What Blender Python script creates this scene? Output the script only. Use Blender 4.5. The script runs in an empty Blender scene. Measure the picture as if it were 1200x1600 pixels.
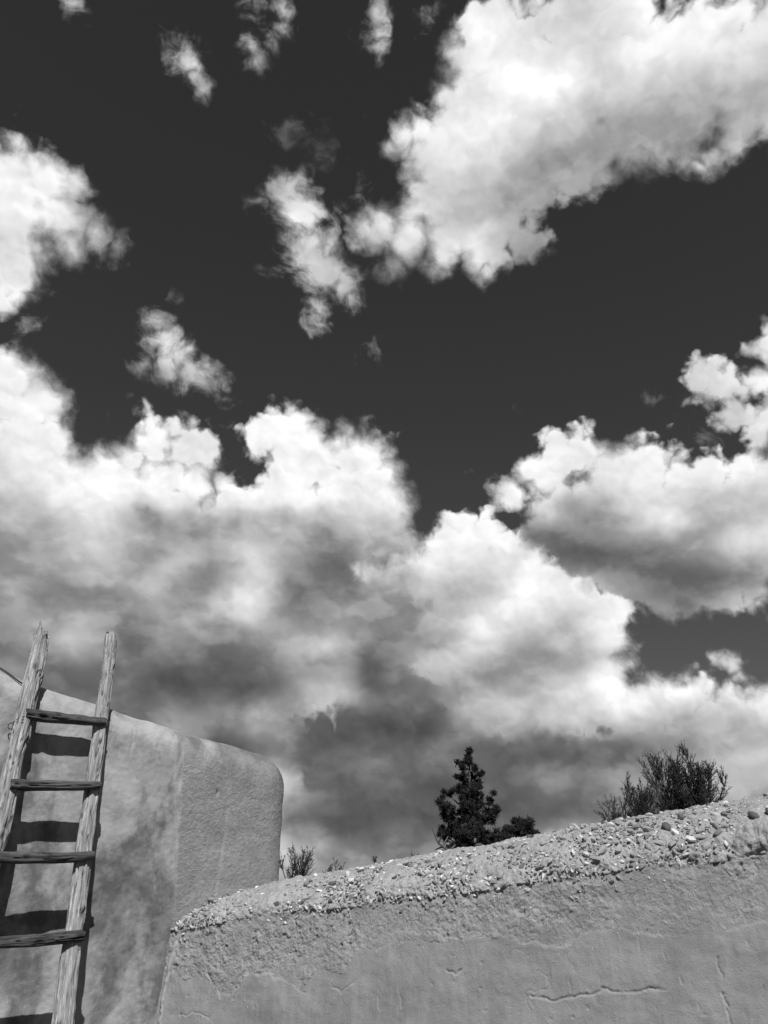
import bpy, math, random
import numpy as np

R = math.radians
scene = bpy.context.scene
col = scene.collection

# ------------------------------------------------------------------ camera
cam_data = bpy.data.cameras.new('camera')
cam_data.sensor_fit = 'VERTICAL'
cam_data.angle = R(66.98)
cam_data.clip_start = 0.05
cam_data.clip_end = 5000
cam = bpy.data.objects.new('camera', cam_data)
col.objects.link(cam)
cam.location = (0, 0, 1.6)
cam.rotation_euler = (R(90 + 26.5), 0, 0)
scene.camera = cam

# ------------------------------------------------------------------ light and exposure
SUN_EL, SUN_AZ = 47.0, 170.0            # azimuth clockwise from +Y (the view direction): behind, slightly to the right
sun_data = bpy.data.lights.new('sun', 'SUN')
sun_data.energy = 4.7
sun_data.angle = R(0.53)
sun_data.color = (1.0, 1.0, 1.0)        # black and white photograph
sun = bpy.data.objects.new('sun', sun_data)
col.objects.link(sun)
sun.location = (0, -5, 12)
sun.rotation_euler = (R(90 - SUN_EL), 0, R(180 - SUN_AZ))
vs = scene.view_settings
vs.view_transform = 'Standard'
vs.look = 'None'
vs.exposure = 0.0
vs.gamma = 1.0
vs.use_curve_mapping = False
scene.render.film_transparent = False
try:
    scene.cycles.use_adaptive_sampling = True
    scene.cycles.adaptive_threshold = 0.01
    scene.cycles.use_denoising = True
    scene.cycles.max_bounces = 6
    scene.cycles.diffuse_bounces = 3
except Exception:
    pass

# ------------------------------------------------------------------ sky: Nishita seen through a red filter, with cumulus
# Cloud tables are directions on the celestial sphere: azimuth (deg, clockwise from +Y), elevation (deg),
# and an angular radius (deg) or a display brightness.
CUMULUS = [
    (-30.6, 31.5, 2.83), (-28.6, 30.9, 2.47), (-27.6, 28.7, 2.16), (-28.6, 25.4, 4.54), (-24.5, 24.9, 4.2), (-21.7, 26.4, 3.15), (-18.9, 30.1, 1.87), (-16.7, 30.2, 1.9),
    (-14.8, 30, 1.46), (-12.5, 25.7, 2.68), (-18.3, 27.6, 2.33), (-15.2, 27.5, 1.92), (-20.9, 28.6, 1.49), (-19.9, 31.5, 1.15), (-13.2, 27.8, 1.38), (-10.3, 31.2, 1.58),
    (-8.3, 31.9, 2.05), (-7.4, 32.7, 1.68), (-9.4, 32.4, 1.21), (-6.1, 32, 1.41), (-7.3, 29.8, 2.82), (-3.3, 30.5, 2.36), (-1.5, 30.7, 2.17), (-4.9, 29, 2.12),
    (-0.5, 29.1, 1.89), (0.1, 26.7, 1.99), (-2.1, 26.5, 4.26), (1, 23.6, 2.27), (-7.4, 26.1, 3.76), (5.2, 24, 2.07), (7.2, 24.2, 2.01), (9.5, 23.3, 2.08),
    (6.1, 21.4, 3.62), (3, 21, 2.34), (9.9, 19.9, 4.32), (-28, 19.4, 7.76), (-19.2, 18.4, 8.31), (-9.9, 19.2, 8.23), (-3.9, 17.1, 8.21), (2.4, 14.4, 8.03),
    (9.4, 12.8, 6.72), (14.1, 16.6, 3.86), (16.2, 18.5, 2.11), (16.8, 16.2, 1.39), (16.1, 14.3, 1.94), (-12.9, 3.9, 13.36), (4.3, 0.9, 10.65), (14.8, 2, 8.84),
    (23.5, 1.2, 7.77), (20.5, 12.3, 1.56), (19, 11.8, 1.86), (20.6, 11.3, 2.03), (22.6, 10.9, 1.99), (24.6, 10.6, 1.95), (26.3, 10.4, 1.91), (12.6, 22, 2.27),
    (14.9, 20.9, 2.24), (-16.9, 25.3, 2.71), (-3.6, 24.1, 3.77), (-22.1, 24.8, 3.05), (2, 21.8, 1.88), (21.8, 12.2, 1.62), (23.5, 11.1, 1.66), (25.4, 10.8, 1.63),
    (18.1, 11, 1.87), (16.4, 11.7, 1.69), (14.7, 11.6, 2.13), (21.7, 8, 3.49), (17.6, 7.8, 3.61), (-34.2, 44, 2.71), (-31.8, 44.7, 2.14), (-30.3, 43.3, 2.15),
    (-27.1, 43, 1.2), (-24.6, 42.7, 0.65), (-33.6, 40.4, 3.28), (-31.7, 38.5, 1.41), (-32.7, 36.9, 1.17), (-36.3, 41.6, 4.9), (-31, 40.8, 1.65), (-29.8, 45.3, 1.31),
    (-35.1, 46.3, 0.94), (-28.7, 41.9, 1.35), (24.5, 14.4, 0.81), (25, 13, 0.32), (12.7, 57.3, 2.32), (10, 56.3, 1.72), (8.7, 55.2, 1.63), (7.2, 54.6, 1.37),
    (13.5, 54, 4.31), (16.6, 55.4, 2.27), (20, 57.1, 1.82), (23.5, 55, 3.67), (27.2, 52.7, 4.04), (33, 51.8, 3.71), (36.8, 50.1, 3.79), (37.3, 53.3, 1.84),
    (39.7, 49.4, 4.36), (4.2, 52.6, 1.7), (2.1, 52.3, 1.3), (0.6, 51.7, 0.82), (6.9, 51.2, 3.09), (12, 49.5, 3.93), (10.3, 46.9, 3.32), (6.4, 46.1, 2.25),
    (2.6, 46, 2), (0, 46.4, 1.91), (-1.8, 46.6, 1.39), (0.8, 44.2, 0.97), (5.7, 44.9, 1.75), (10.1, 44.7, 2.17), (13.9, 45.1, 1.79), (6.6, 48.4, 3.05),
    (3.3, 47.7, 1.71), (20, 50.4, 3.47), (26.2, 49.9, 3.04), (30.7, 49.1, 2.51), (34.2, 48, 1.98), (21.9, 47.9, 1.35), (30.5, 46.3, 0.68), (32, 46.7, 0.96),
    (27.4, 32.5, 1.81), (27.9, 30.8, 1.47), (27, 33.2, 1.32), (28.9, 31.9, 1.05), (32.1, 34.1, 1.48), (31.1, 32, 1.42), (30.6, 29.7, 1.51), (29.4, 30.5, 0.81),
    (29.7, 28.2, 1.2),
]
SCRAPS = [
    (-9.7, 49.2, 1.25), (-8.5, 47.4, 1.79), (-10.2, 48.5, 1.09), (-7.3, 45.2, 1.83), (-5.9, 43.6, 1.77), (-4, 42.8, 1.25), (-6.1, 41.2, 0.9), (-6.4, 40.3, 0.63),
    (-3.1, 41.9, 0.54), (-12.7, 47.9, 0.58), (-12.3, 58.9, 0.62), (-12.4, 57.9, 0.44), (-13.1, 57.2, 0.48), (-15.2, 56.3, 0.52), (-14.6, 55.6, 0.49), (-0.9, 59.4, 0.62),
    (-0.6, 58.3, 0.52), (-0.2, 57.3, 0.38), (5.6, 59.1, 0.37), (-15.7, 58.9, 0.5), (-20.5, 38.3, 0.77), (-19.7, 37, 1.22), (-17.9, 36.3, 1.24), (-15.9, 35.4, 1.07),
    (-14.9, 35, 0.63), (-21.1, 35.2, 0.69), (-19, 35.6, 1.23), (-17, 35.6, 1.16), (-23.5, 55.3, 0.69), (-22.1, 54.6, 0.85), (-20.9, 54, 0.75), (-19.7, 53.5, 0.49),
    (-33.6, 55.3, 0.54),
]
VEILS = [
    (-10.7, 52.2, 1.37), (-6.9, 51.3, 1.56), (-12.3, 58.7, 1.02), (-12.7, 57.3, 0.82), (-15.1, 56.4, 0.82), (-14.4, 55.7, 0.76), (-16.1, 58.8, 1.08), (-0.8, 59.3, 0.88),
    (-0.5, 57.6, 0.6), (5.6, 59, 0.59), (-21.7, 36.6, 1.03), (-19.8, 40.3, 0.68), (-0.9, 38.2, 0.83), (11.5, 34.1, 0.64), (22.7, 33.2, 0.6), (24, 33.5, 0.47),
    (24.7, 30.4, 0.55), (-22.5, 32.4, 0.78), (-14, 32.3, 1.09), (-30.3, 35.5, 1.44), (2.7, 30.5, 0.57), (-2.6, 57.4, 0.53), (-11.8, 48.4, 1.25), (-2, 50.6, 1.16),
    (-5.2, 47.6, 1.2), (-10.6, 43.5, 0.79), (-34.6, 46.4, 1.46), (-24.5, 42.5, 0.98), (-15.5, 29.1, 1.36), (28.4, 33.8, 0.89), (8.5, 27.7, 0.93), (25.6, 29.1, 0.75),
    (0.3, 43.1, 0.89), (3.7, 41.3, 0.45), (-2.6, 48.1, 0.85),
]
MIDDLE = [
    (5.2, 24, 2.16), (7.2, 24.1, 2.1), (9.5, 23.3, 2.22), (6.1, 21.4, 3.71), (2.8, 21.5, 2.11), (1.3, 22, 1.51), (-0.5, 22.2, 1.13), (-1.6, 22.3, 0.66),
    (9.9, 19.9, 4.45), (12.6, 21.8, 2.5), (14.6, 20.4, 2.68), (16.2, 18.5, 2.2), (14.1, 16.6, 3.86), (16.8, 16.2, 1.48), (16.1, 14.3, 1.98), (9.6, 16, 4.9),
    (5.9, 17.5, 3.43), (14, 13.5, 2.6), (8.5, 13.3, 3.54), (12.1, 12.3, 2.61), (4.3, 15.2, 2.28), (15.1, 11.7, 1.92), (20.5, 12.3, 1.56), (21.8, 12.2, 1.62),
    (19, 11.8, 1.86), (20.6, 11.3, 2.03), (22.6, 10.9, 1.99), (24.6, 10.6, 1.95), (26.3, 10.4, 1.91), (17.1, 11.4, 1.89), (18.1, 11, 1.87), (21.7, 8, 3.49),
    (24.9, 8.2, 3.38),
]
FRONT = [
    (-1.9, 10.8, 2.58), (0.9, 10.8, 2.31), (-4.6, 10.3, 2.04), (2.9, 12, 1.44), (-5.7, 11.5, 1.34), (-3.6, 8.2, 2.61), (0, 8.2, 3.04), (3.6, 8.2, 2.38),
    (-2.7, 6.5, 2.06), (1.3, 6.7, 2.23), (5.4, 6.6, 2.38), (9, 8.5, 1.63), (12.2, 8.9, 1.53), (15.2, 8.8, 1.42), (17.7, 8.5, 1.06), (7.2, 7.7, 2.35),
    (9.8, 6.4, 2.09), (13.3, 6.9, 1.99), (16.6, 6.8, 1.62), (11.4, 5.8, 1.65), (9.2, 27.9, 0.75), (10.6, 27.4, 1.48), (12.8, 28.6, 1.92), (14.5, 29.7, 1.91),
    (16.1, 29.7, 1.89), (17.6, 30, 1.6), (19.3, 28, 2.2), (21.8, 28.1, 2.07), (18.8, 27.8, 2.74), (20.7, 27.4, 2.7), (23.5, 26.9, 1.92), (25.7, 26.6, 1.75),
    (27.9, 26.3, 1.83), (29.6, 25.8, 1.99), (14.4, 24.8, 3.25), (12.5, 24.9, 1.74), (18.2, 24, 4.81), (22.2, 22.5, 4.97), (24.1, 20.9, 3.64), (28, 22.9, 4.38),
    (20.7, 19.6, 2.22), (22.8, 18.9, 1.76), (26.8, 19.6, 1.85), (17.4, 21.6, 2.3), (15.1, 22.8, 1.89), (27.1, 17.9, 0.88),
]
TONE = [
    (-26, 10.1, 0.5), (-22.1, 10, 0.48), (-17.8, 9.2, 0.45), (-13.5, 8.6, 0.47), (-9, 7.9, 0.33), (-23.5, 7.1, 0.5), (-19.3, 5.7, 0.5), (-13.1, 5.5, 0.5),
    (-8.7, 4.4, 0.46), (-22.3, 2.6, 0.55), (-16.8, 2.3, 0.55), (-10.7, 2.4, 0.6), (-28.4, 9.1, 0.5), (-27.3, 4.3, 0.52), (-6.4, 0.5, 0.66), (-0.9, 0.7, 0.62),
    (4.3, 0.9, 0.6), (10.6, 1.2, 0.51), (14.8, 2, 0.57), (22.6, 2.6, 0.62), (-16.4, -0.6, 0.6), (-23.8, -0.6, 0.58), (-10.4, -0.6, 0.62), (28.5, 11.1, 0.82),
    (27.6, 7.3, 0.63), (26.8, 3.6, 0.62), (40.6, 49, 0.78), (39.3, 46.4, 0.71), (-38, 42.2, 0.92), (-36.6, 38.6, 0.85), (-34, 31, 0.93), (-32.3, 25, 0.74),
    (-34.7, 45.4, 0.97), (-31.6, 45.6, 0.97), (-31.8, 43.1, 0.97), (-26.8, 42.8, 0.84), (-33.1, 39.7, 0.83), (-31.6, 38.1, 0.96), (24.5, 14.4, 0.74), (-30.1, 32.9, 0.96),
    (-27.4, 31.8, 1), (-27.7, 29.1, 0.96), (-29.9, 30.4, 0.91), (-28.8, 26.2, 0.86), (-25.3, 26.5, 0.95), (-28.6, 23.6, 0.81), (-21.7, 27.6, 0.98), (-19.2, 30.2, 0.96),
    (-16.1, 30.2, 0.88), (-18.2, 27.2, 0.98), (-14.1, 26.7, 1), (-22.6, 24.7, 1.08), (-9.9, 31.3, 0.98), (-7.3, 32.9, 0.99), (-8.1, 29.6, 0.96), (-4.4, 30.7, 0.97),
    (-1.1, 30.8, 1), (-2.2, 28.4, 0.89), (0.5, 27, 1.05), (-5.3, 27.3, 1.04), (-10.6, 27.5, 0.98), (-9.2, 11.1, 1.21), (-7.8, 10.5, 0.87), (-10.5, 10.2, 0.12),
    (-9.1, 9.6, 0.12), (-1.9, 11.2, 0.12), (0, 10.4, 0.32), (-5.6, 11.2, 0.12), (2.8, 11.7, 0.21), (1.9, 13.5, 0.58), (-1.8, 9, 0.43), (-4.6, 9, 0.29),
    (-6.8, 7.5, 1.25), (-5.8, 7.2, 1.25), (-6.5, 6.5, 0.94), (-4.5, 7.5, 0.36), (-3.6, 6.5, 0.18), (-4.6, 8.6, 0.12), (-4.7, 6.7, 0.21), (-5.3, 5.6, 0.12),
    (-2.7, 5.7, 0.6), (0.9, 6.1, 0.32), (-6.2, 4.6, 0.12), (-6.5, 3.6, 1.25), (-4.3, 2.8, 0.51), (-1.7, 3, 0.7), (0.9, 3.6, 0.45), (-1.8, 4.4, 0.13),
    (0, 8.2, 0.6), (1.8, 8.6, 0.31), (4.5, 8.2, 0.45), (4.7, 24.5, 0.86), (7.3, 25.6, 1.02), (6.2, 23.5, 1.06), (9.3, 24.8, 0.96), (5.1, 21.7, 0.87),
    (3, 21.7, 1.25), (8.1, 21.6, 0.69), (2, 20.4, 0.26), (4.5, 19.4, 0.77), (7, 20.2, 0.19), (2, 18, 0.55), (4.4, 17.1, 0.12), (3.4, 15.7, 0.77),
    (4.8, 15.7, 1.25), (6.4, 17.5, 1.1), (7.9, 18.8, 1.02), (9.5, 20.1, 1.25), (11.5, 21.4, 0.98), (13.4, 20.5, 0.96), (12.3, 19, 0.88), (15.6, 19.2, 1.02),
    (9.8, 17.8, 0.9), (17.3, 18.2, 0.97), (13.4, 16.7, 1.25), (14.4, 17.3, 0.17), (16.2, 16.5, 1.25), (17.5, 16.4, 0.94), (9.7, 16.4, 0.55), (6.7, 15.2, 0.46),
    (9.5, 14.6, 0.77), (12.4, 15.4, 0.18), (15.1, 15.2, 0.12), (11.3, 13.7, 0.12), (7.6, 14, 0.12), (13.2, 14, 1.25), (16.3, 14.2, 1.25), (14, 13.1, 0.4),
    (11.7, 12.8, 1.25), (9.4, 12.8, 1.1), (6.6, 12.9, 0.97), (4.7, 13.4, 0.61), (15.2, 12.4, 1.25), (17.4, 12.4, 0.48), (16.4, 11.6, 1.25), (18.6, 11.7, 1.25),
    (5.6, 11.2, 0.55), (8.4, 11.6, 0.41), (11.1, 11.7, 0.34), (9.2, 10.2, 0.95), (12.4, 11, 1.21), (15.1, 11.1, 0.82), (18, 10.7, 1.25), (20.5, 13.1, 0.99),
    (22.2, 12.9, 1.03), (20.7, 11.8, 1.07), (22.8, 11.6, 0.95), (24.3, 11.5, 1.11), (25.9, 11.5, 1), (19.7, 10.8, 0.64), (22.1, 10.4, 0.17), (24.9, 10.2, 1.19),
    (11.8, 9.9, 0.12), (14.9, 10, 0.12), (17.9, 9.7, 0.12), (20.3, 9.3, 0.78), (7.3, 9, 0.33), (9.9, 8.5, 0.12), (13.4, 8.4, 0.37), (16.8, 8.3, 0.29),
    (4.5, 6.9, 0.36), (8, 6.9, 0.43), (11.1, 7.2, 0.83), (9.7, 6, 0.36), (13.3, 6.7, 0.45), (15.8, 6.9, 0.75), (17.9, 7, 0.6), (13.1, 5.5, 0.29),
    (10.4, 3.5, 1.25), (12.1, 3.8, 1.25), (10.5, 4.6, 0.12), (12.6, 4.7, 0.12), (4.4, 4.4, 0.28), (8.8, 4.6, 0.24), (4.4, 3.2, 0.61), (23.5, 9.1, 1.11),
    (25.5, 9.4, 0.12), (22.8, 7.6, 1.25), (21.4, 8.4, 0.17), (24.3, 7.5, 0.12), (24.9, 6.3, 0.53), (23.4, 6.4, 0.66), (25.2, 8.2, 1.25), (17.3, 5.4, 0.34),
    (9.2, 58.3, 0.89), (10.2, 55.4, 1.06), (18.5, 54.4, 1.07), (19.8, 56.4, 0.77), (14.9, 57.1, 0.93), (7.2, 54.6, 0.52), (15.2, 52.3, 1.03), (23.3, 56.4, 0.87),
    (25.1, 53.9, 0.82), (29.3, 54.7, 1.03), (33.8, 53.4, 0.95), (37.6, 51.7, 0.95), (27.1, 52.3, 0.81), (32.3, 50.1, 0.82), (36.2, 48.8, 0.63), (20.2, 51.1, 0.68),
    (26.2, 49.9, 0.66), (31.4, 48.1, 0.41), (35.5, 47.1, 0.8), (16.6, 49.8, 0.66), (22.6, 48.3, 0.66), (19.4, 48.1, 0.58), (19.8, 49.6, 0.54), (25.7, 48.4, 0.6),
    (29.2, 49.9, 0.66), (30.4, 46.2, 1.11), (32, 46.7, 0.65), (17.6, 51.2, 0.74), (12.3, 51.5, 0.87), (1.4, 51.7, 1.03), (5.7, 53.5, 1.25), (8.2, 51.5, 1.03),
    (9.4, 49.4, 0.77), (13.2, 49, 0.63), (4.1, 51.7, 0.7), (6.6, 48, 0.71), (1.3, 46.9, 1.06), (-1.3, 46.5, 0.8), (3.2, 45.8, 0.89), (7, 45, 0.87),
    (10, 44.4, 1.25), (12.5, 44.5, 0.38), (14.6, 46, 0.64), (10.4, 47.3, 0.72), (12.9, 47, 0.55), (0, 44.2, 0.41), (-9.3, 49, 0.94), (-8.5, 47.4, 1),
    (-7, 45.4, 0.84), (-6.3, 43.8, 0.82), (-3.7, 43, 0.71), (-6.3, 40.7, 0.86), (-12.4, 48.1, 0.4), (-20.1, 38, 0.71), (-19.3, 36.8, 1.15), (-17, 36, 0.75),
    (-15.2, 35.2, 0.78), (-20.6, 35, 0.57), (-22.7, 54.8, 0.72), (-21.1, 54.2, 1.25), (-19.9, 53.5, 0.32), (-33.5, 55.3, 0.8), (-10.7, 52.2, 0.64), (-6.9, 51.3, 0.41),
    (27.4, 32.7, 0.84), (27.6, 30.7, 0.74), (31.6, 34.2, 0.92), (30.7, 31.9, 1.04), (30.4, 29.8, 0.91), (-28.7, 22.1, 0.47), (-26.2, 22.6, 0.76), (-24.5, 22.8, 0.59),
    (-22.3, 23.2, 0.66), (-20.7, 23.4, 1.25), (-19.6, 23.6, 0.18), (-17.7, 23.8, 0.7), (-15.3, 24.1, 0.49), (-12.8, 24.3, 0.65), (-10.3, 24.5, 0.6), (-7.8, 24.6, 0.68),
    (-5.2, 24.8, 0.8), (-3.9, 24.8, 0.13), (-2.1, 24.8, 1.1), (-0.5, 24.8, 0.57), (-28.2, 20, 0.58), (-26.2, 20.4, 0.55), (-24.1, 20.7, 0.87), (-21.9, 21, 0.56),
    (-20.1, 21.2, 1.25), (-18.7, 21.4, 0.19), (-15, 21.8, 1.25), (-13.1, 22, 0.12), (-11.4, 22.1, 1.25), (-9.9, 22.2, 1.25), (-8.6, 22.2, 0.23), (-7.1, 22.3, 0.45),
    (-5.1, 22.4, 0.48), (-3.1, 22.4, 0.28), (-1.3, 22.5, 0.71), (0.5, 22.5, 0.4), (-13.4, 20.8, 0.12), (-11.7, 20.9, 0.12), (-10, 21, 1.25), (-9, 21.1, 1.25),
    (-7.6, 21.1, 0.12), (-5.1, 21.2, 0.47), (-27.7, 18, 0.6), (-25.7, 18.3, 0.77), (-24.5, 18.4, 0.26), (-21.5, 18.8, 0.47), (-19.3, 19.1, 0.54), (-17, 19.3, 0.74),
    (-15.9, 19.4, 1.25), (-15.2, 19.5, 0.28), (-14.2, 19.6, 0.12), (-12.8, 19.7, 1.25), (-10.7, 19.8, 1.25), (-9.7, 19.9, 1.25), (-8.7, 19.9, 0.41), (-8, 19.9, 0.12),
    (-5, 20.1, 0.63), (-2.5, 20.1, 0.49), (0, 20.1, 0.77), (-26.5, 16, 0.39), (-24.9, 16.2, 0.75), (-23.2, 16.4, 0.78), (-21.1, 16.7, 1.25), (-20.3, 16.8, 0.31),
    (-19, 16.9, 0.23), (-16.7, 17.1, 0.64), (-14.4, 17.3, 0.68), (-12.1, 17.4, 0.52), (-8.8, 17.6, 0.5), (-7.3, 17.7, 1.25), (-5.9, 17.7, 0.12), (-4.9, 17.7, 0.12),
    (-3.4, 17.8, 1.25), (-2, 17.8, 0.12), (0.5, 17.8, 0.69), (-25.7, 14, 0.53), (-22.8, 14.3, 0.39), (-18.6, 14.7, 0.43), (-14.2, 15, 0.41), (-11.9, 15.2, 0.36),
    (-9.6, 15.3, 0.5), (-7.7, 15.4, 0.38), (-6.7, 15.4, 0.64), (-4.8, 15.4, 0.12), (-1.9, 15.5, 0.27), (1, 15.5, 0.37), (-18.3, 12.6, 0.47), (-16.1, 12.7, 0.25),
    (-13.9, 12.9, 0.22), (-9.4, 13.1, 0.21), (-7.1, 13.1, 0.37), (-5.7, 13.2, 0.12), (-4.7, 13.2, 0.96), (-4.2, 13.2, 1.25), (-2.8, 13.2, 0.12), (-0.9, 13.2, 0.16),
    (1.9, 13.2, 0.45), (-15.1, 11.5, 0.7), (-12.5, 11.6, 0.58), (-3.7, 11.9, 1.25), (-2.8, 11.9, 1.25), (-4.1, 16.6, 1.25), (-5.1, 16.6, 1.2),
]
MIDDLE_TONE = [
    (28.5, 11.1, 0.93), (27.8, 8, 0.72), (27.3, 5.8, 0.65), (17.3, 5.8, 0.57), (21.3, 5.7, 0.58), (-1.6, 22.5, 0.88), (-0.5, 23.1, 1.25), (1, 23.6, 0.92),
    (2.3, 23.3, 1.11), (4.7, 24.6, 0.86), (7.3, 25.7, 1.02), (6.2, 23.5, 1.09), (9.3, 24.9, 0.97), (5.1, 22.2, 0.75), (3.1, 22.2, 1.19), (1, 22, 0.49),
    (8.1, 22, 0.71), (2, 21.1, 0.52), (4.5, 19.8, 0.79), (7, 20.2, 0.49), (2, 18.5, 0.67), (4.4, 17.1, 0.14), (3.4, 15.7, 0.63), (4.8, 15.7, 1.25),
    (6.4, 17.5, 1.17), (7.9, 18.8, 0.96), (9.5, 20.1, 1.15), (11.5, 21.4, 1.01), (13.4, 20.5, 0.93), (12.3, 19, 0.92), (15.6, 19.2, 1), (9.8, 17.8, 0.86),
    (17.3, 18.2, 0.99), (13.4, 16.7, 1.25), (14.4, 17.3, 0.14), (16.2, 16.5, 1.25), (17.5, 16.4, 0.91), (9.7, 16.4, 0.64), (6.7, 15.2, 0.6), (9.5, 14.6, 0.82),
    (12.4, 15.4, 0.26), (15.1, 15.2, 0.28), (11.3, 13.7, 0.12), (7.6, 14, 0.21), (13.2, 14, 1.25), (16.3, 14.2, 1.19), (14, 13.1, 0.47), (11.7, 12.8, 1.25),
    (9.4, 12.8, 0.97), (6.6, 12.9, 1.11), (4.7, 13.4, 0.51), (15.2, 12.4, 1.25), (17.4, 12.4, 0.53), (16.4, 11.6, 1.25), (18.6, 11.7, 1.25), (5.6, 11.2, 0.52),
    (8.4, 11.6, 0.67), (11.1, 11.7, 0.4), (12.4, 11, 0.96), (15.1, 11.1, 0.12), (18, 10.8, 0.33), (20.5, 13.2, 0.94), (22.2, 13.1, 1.1), (20.8, 12.1, 1.25),
    (22.8, 11.9, 0.83), (24.4, 11.7, 1.25), (26, 11.7, 0.99), (19, 11.8, 1.25), (23.7, 12.2, 1.01), (16.5, 12.3, 1.25), (19.8, 11.1, 0.12), (22.2, 10.9, 0.27),
    (24.9, 10.5, 1.25), (23.6, 9.8, 0.27), (25.5, 9.6, 0.13), (20.4, 9.9, 0.78), (22.9, 8, 0.77), (21.4, 8.6, 0.44), (24.4, 7.7, 0.27), (24.9, 6.3, 0.59),
    (23.4, 6.4, 0.77), (25.3, 8.4, 1.17), (23.8, 8.6, 1.25),
]
FRONT_TONE = [
    (32.2, 26.3, 0.9), (31.4, 23.1, 0.75), (30.6, 19.8, 0.41), (30.1, 17.8, 0.51), (-1.7, 3.2, 0.52), (4.4, 3.6, 0.44), (10.8, 3.6, 0.47), (-1.9, 12.1, 0.47),
    (0, 12.6, 0.44), (-5.6, 12, 0.43), (-1.9, 10.8, 0.24), (0.9, 10.4, 0.26), (2.8, 12.3, 0.43), (-4.6, 9.9, 0.36), (-4.6, 8.8, 0.42), (-1.8, 8.8, 0.46),
    (0.9, 8.6, 0.52), (3.6, 8.7, 0.53), (5.9, 8.6, 0.35), (8.2, 8.7, 0.37), (11.3, 8.7, 0.49), (15.6, 8.5, 0.72), (-3.6, 6.3, 0.37), (0, 6.3, 0.37),
    (4.5, 6.3, 0.32), (8.9, 6.6, 0.12), (13.2, 6.1, 0.16), (15.3, 6.1, 0.43), (-5.3, 5.6, 0.51), (-2.6, 4.6, 0.31), (0.9, 4.4, 0.36), (4.5, 6.9, 0.35),
    (4.4, 4.6, 0.4), (7.3, 9, 0.53), (10, 9.6, 0.48), (9.9, 8.5, 0.12), (12.3, 9.9, 0.57), (14.9, 9.8, 0.42), (13.4, 8.4, 0.12), (16.9, 8.7, 0.12),
    (18.2, 8.8, 0.7), (8, 6.9, 0.63), (11.1, 7.3, 0.97), (9.7, 6, 0.29), (13.2, 6.7, 0.59), (15.8, 6.9, 0.8), (17.9, 7, 0.53), (13.1, 5.4, 0.39),
    (8.8, 4.6, 0.48), (9.1, 27.9, 0.55), (10.7, 28.4, 1.07), (14.1, 30.9, 1), (16.1, 29.8, 0.83), (17.9, 31.4, 1.01), (18, 29, 0.86), (21.1, 29.5, 0.93),
    (22.6, 29.7, 1.01), (24.6, 28, 0.91), (21.3, 28.1, 1.06), (27.7, 27.3, 1.07), (29.8, 26.9, 1.05), (29.7, 28.2, 0.76), (13.8, 28.2, 1.07), (17.2, 27.3, 1),
    (11.5, 26.5, 1.25), (11.9, 25.1, 0.28), (15.6, 26.1, 0.48), (14.7, 27.1, 0.78), (19.6, 26.5, 0.86), (22.8, 26, 0.92), (21.2, 24.9, 0.81), (22.9, 24.2, 1.07),
    (25.9, 25.1, 0.74), (28.5, 25, 0.75), (25.1, 23.8, 0.57), (26.9, 21.8, 1.25), (27.8, 22.1, 0.65), (28.2, 20.2, 1.02), (11.3, 23.7, 0.71), (13.2, 23.1, 0.39),
    (15.3, 24.3, 0.53), (18.2, 24, 0.57), (16, 21.9, 0.12), (18.8, 21.6, 0.35), (21.5, 21.3, 0.57), (23.5, 22.3, 0.4), (25, 20.8, 0.62), (19.4, 19.7, 0.19),
    (21.7, 19.9, 0.38), (23.8, 19.2, 0.38), (25.6, 19.8, 0.27), (27.1, 19.1, 0.12), (20.5, 18.1, 0.69), (22.6, 17.8, 0.48), (26.1, 18, 0.84), (27.3, 17.8, 1.25),
    (18, 19.4, 0.82), (15.8, 20.8, 1.14),
]


def direction(az, el):
    a, e = R(az), R(el)
    return (math.sin(a) * math.cos(e), math.cos(a) * math.cos(e), math.sin(e))

world = bpy.data.worlds.new('World')
scene.world = world
world.use_nodes = True
wt = world.node_tree
wt.nodes.clear()

class Tree:
    """Small helper that writes shader nodes into one node tree."""
    def __init__(self, tree):
        self.t = tree
    def node(self, kind, **kw):
        n = self.t.nodes.new(kind)
        for k, v in kw.items():
            setattr(n, k, v)
        return n
    def put(self, sock, v):
        if isinstance(v, bpy.types.NodeSocket):
            self.t.links.new(v, sock)
        else:
            sock.default_value = v
    def math(self, op, a, b=None, c=None):
        n = self.node('ShaderNodeMath', operation=op)
        for i, q in enumerate((a, b, c)):
            if q is not None:
                self.put(n.inputs[i], q)
        return n.outputs[0]
    def vec(self, op, a, b=None, scale=None):
        n = self.node('ShaderNodeVectorMath', operation=op)
        self.put(n.inputs[0], a)
        if b is not None:
            self.put(n.inputs[1], b)
        if scale is not None:
            self.put(n.inputs['Scale'], scale)
        return n.outputs['Value'] if op in ('DISTANCE', 'LENGTH', 'DOT_PRODUCT') else n.outputs['Vector']
    def step(self, x, lo, hi, a=0.0, b=1.0):
        n = self.node('ShaderNodeMapRange', interpolation_type='SMOOTHSTEP')
        self.put(n.inputs['Value'], x)
        for k, v in (('From Min', lo), ('From Max', hi), ('To Min', a), ('To Max', b)):
            self.put(n.inputs[k], v)
        return n.outputs['Result']
    def noise(self, vec, scale, detail=5.0, rough=0.55, out=0):
        n = self.node('ShaderNodeTexNoise', noise_dimensions='3D')
        self.put(n.inputs['Vector'], vec)
        self.put(n.inputs['Scale'], scale)
        self.put(n.inputs['Detail'], detail)
        self.put(n.inputs['Roughness'], rough)
        return n.outputs[out]
    def mix(self, f, a, b):
        n = self.node('ShaderNodeMix', data_type='FLOAT')
        self.put(n.inputs[0], f); self.put(n.inputs[2], a); self.put(n.inputs[3], b)
        return n.outputs[0]

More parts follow.
